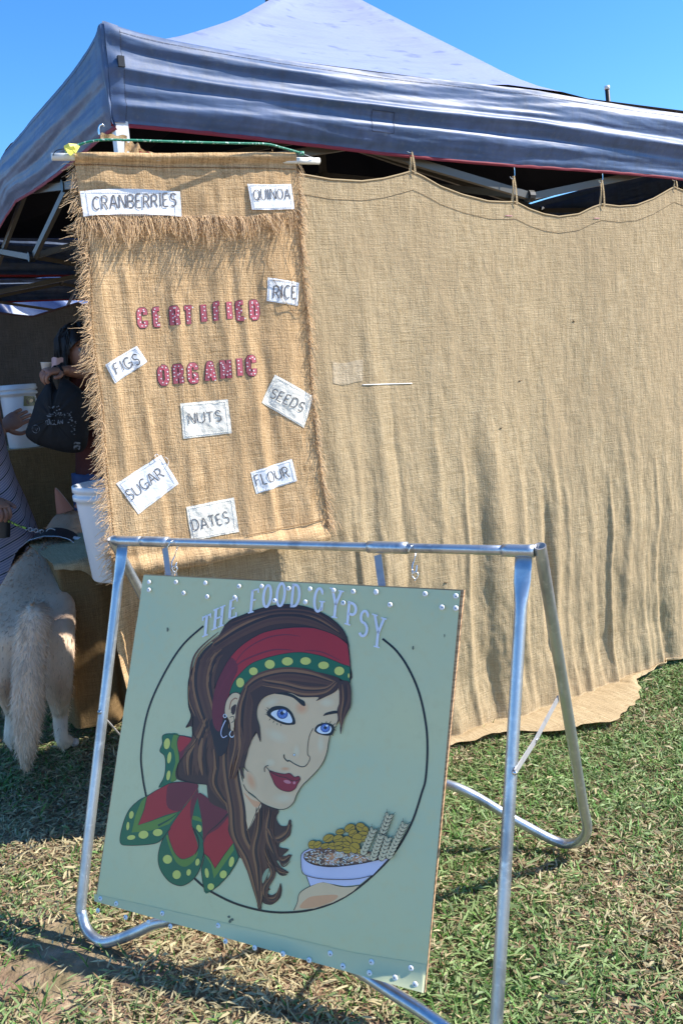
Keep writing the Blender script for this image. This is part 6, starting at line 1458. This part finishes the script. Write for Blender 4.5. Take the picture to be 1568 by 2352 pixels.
# paws' toes
for hf in (hl, hr):
    for k in (-1.5, -.5, .5, 1.5): c = hf+np.array([k*.018, .085-.008*abs(k), .018]); db.add(*lathe(c, np.array([0, 1., 0]), [(.002, -.02), (.015, -.012), (.017, 0), (.012, .014), (0, .02)], 10), col=(.6, .54, .5))
db.build('body', M['fur'], DG, usecol=True)
for px, py, ex, ey in ((150, 1176, 127, 1120), (190, 1170, 200, 1124)):
    b = at(px, py, 4.05); t_ = at(ex, ey, 4.03); u = unit(t_-b); L = np.linalg.norm(t_-b); s_ = unit(np.cross(u, np.array([0, 1., 0])))
    V, F_, UV = gridmesh(lambda a, v: (b+u*L*v+s_*(a-.5)*.085*(1-v)**.8+np.array([0, -.02*math.sin(a*math.pi)*(1-v), 0]), (a, v)), 8, 10)
    MB().add(V, F_, col=(.36, .15, .10)).add([np.array(p)+np.array([0, .012, 0]) for p in V], [f[::-1] for f in F_], col=(.45, .33, .25)).build('ear', M['fur'], DG, usecol=True)
def fur(verts, faces, n, ln, name, flow, colk=1.):
    Vt = np.array(verts); R = np.random.default_rng(3); fs = [f for f in faces if len(f) == 4]; fa = np.array(fs); a, b, c = Vt[fa[:, 0]], Vt[fa[:, 1]], Vt[fa[:, 2]]; d_ = Vt[fa[:, 3]]
    nr_ = np.cross(c-a, d_-b); ar = np.linalg.norm(nr_, axis=1); pr_ = ar/ar.sum(); nr_ /= ar[:, None]+1e-12
    k = R.choice(len(fs), n, p=pr_); u, v = R.random((n, 1)), R.random((n, 1))
    P = (a[k]*(1-u)+b[k]*u)*(1-v)+(d_[k]*(1-u)+c[k]*u)*v; N_ = nr_[k]
    cen = Vt.mean(0)
    fl_ = np.tile(np.array(flow, float), (n, 1)); fl_ = fl_-N_*(fl_*N_).sum(1)[:, None]; fl_ /= np.linalg.norm(fl_, axis=1)[:, None]+1e-9
    D = fl_+N_*.38+R.normal(0, .22, (n, 3)); D /= np.linalg.norm(D, axis=1)[:, None]; S = np.cross(D, N_); S /= np.linalg.norm(S, axis=1)[:, None]+1e-9
    L = ln*R.uniform(.6, 1.3, (n, 1)); w = R.uniform(.0012, .0026, (n, 1)); P0_ = P-N_*.004
    VV = np.stack([P0_-S*w, P0_+S*w, P0_+D*L*.55+S*w*.7, P0_+D*L], 1).reshape(-1, 3)
    mb = MB(); cols = np.repeat(np.array([dogcol(p) for p in P])*R.uniform(.75, 1.25, (n, 1))*colk, 4, 0)
    mb.add(VV, [(4*i, 4*i+1, 4*i+2, 4*i+3) for i in range(n)], col=cols); mb.build(name, M['fur'], DG, usecol=True, kind='stuff')
Vn = np.array(V1)
keep = [f for f in F1 if np.mean([V1[i][1] for i in f]) > 0]
# orient: make sure normals point outwards by flipping tuples if needed
def outward(V, F_, cen):
    out = []
    for f in F_:
        p = np.mean([V[i] for i in f], axis=0); n = np.cross(np.array(V[f[2]])-V[f[0]], np.array(V[f[-1]])-V[f[1]]); out.append(f if n@(p-cen(p)) > 0 else f[::-1])
    return out
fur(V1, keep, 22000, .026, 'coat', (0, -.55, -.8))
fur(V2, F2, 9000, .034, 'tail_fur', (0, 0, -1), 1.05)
# harness
from mathutils.bvhtree import BVHTree
bv = BVHTree.FromPolygons([tuple(v) for v in V1], F1)
def harn(Y0, slant, px, py, w, m_, name, a0=-.3, a1=math.pi+.3, lift=.006):
    V = []; n = 34
    for a in np.linspace(a0, a1, n):
        for e in (-w/2, w/2):
            yy = Y0+e; c = at(px, py, yy); dr = np.array([math.cos(a), slant, math.sin(a)]); o_ = c+unit(dr)*.5
            h = bv.ray_cast(Vector(o_), Vector(-unit(dr)))
            V.append((np.array(h[0])+unit(dr)*lift) if h[0] is not None else c+unit(dr)*.17)
    MB().add(V, [(2*i, 2*i+1, 2*i+3, 2*i+2) for i in range(n-1)]).build(name, m_, DG)
harn(3.80, .0, 124, 1330, .15, M['harness'], 'harness_band', lift=.030)
harn(3.715, .0, 124, 1330, .014, M['reflect'], 'reflective_piping', lift=.034, a0=.5, a1=math.pi-.4)
MB().add(*box(at(172, 1236, 3.80), np.array([.022, 0, -.006]), np.array([0, .02, 0]), Z*.004)).build('reflective_patch', M['reflect'], DG, smooth=False)
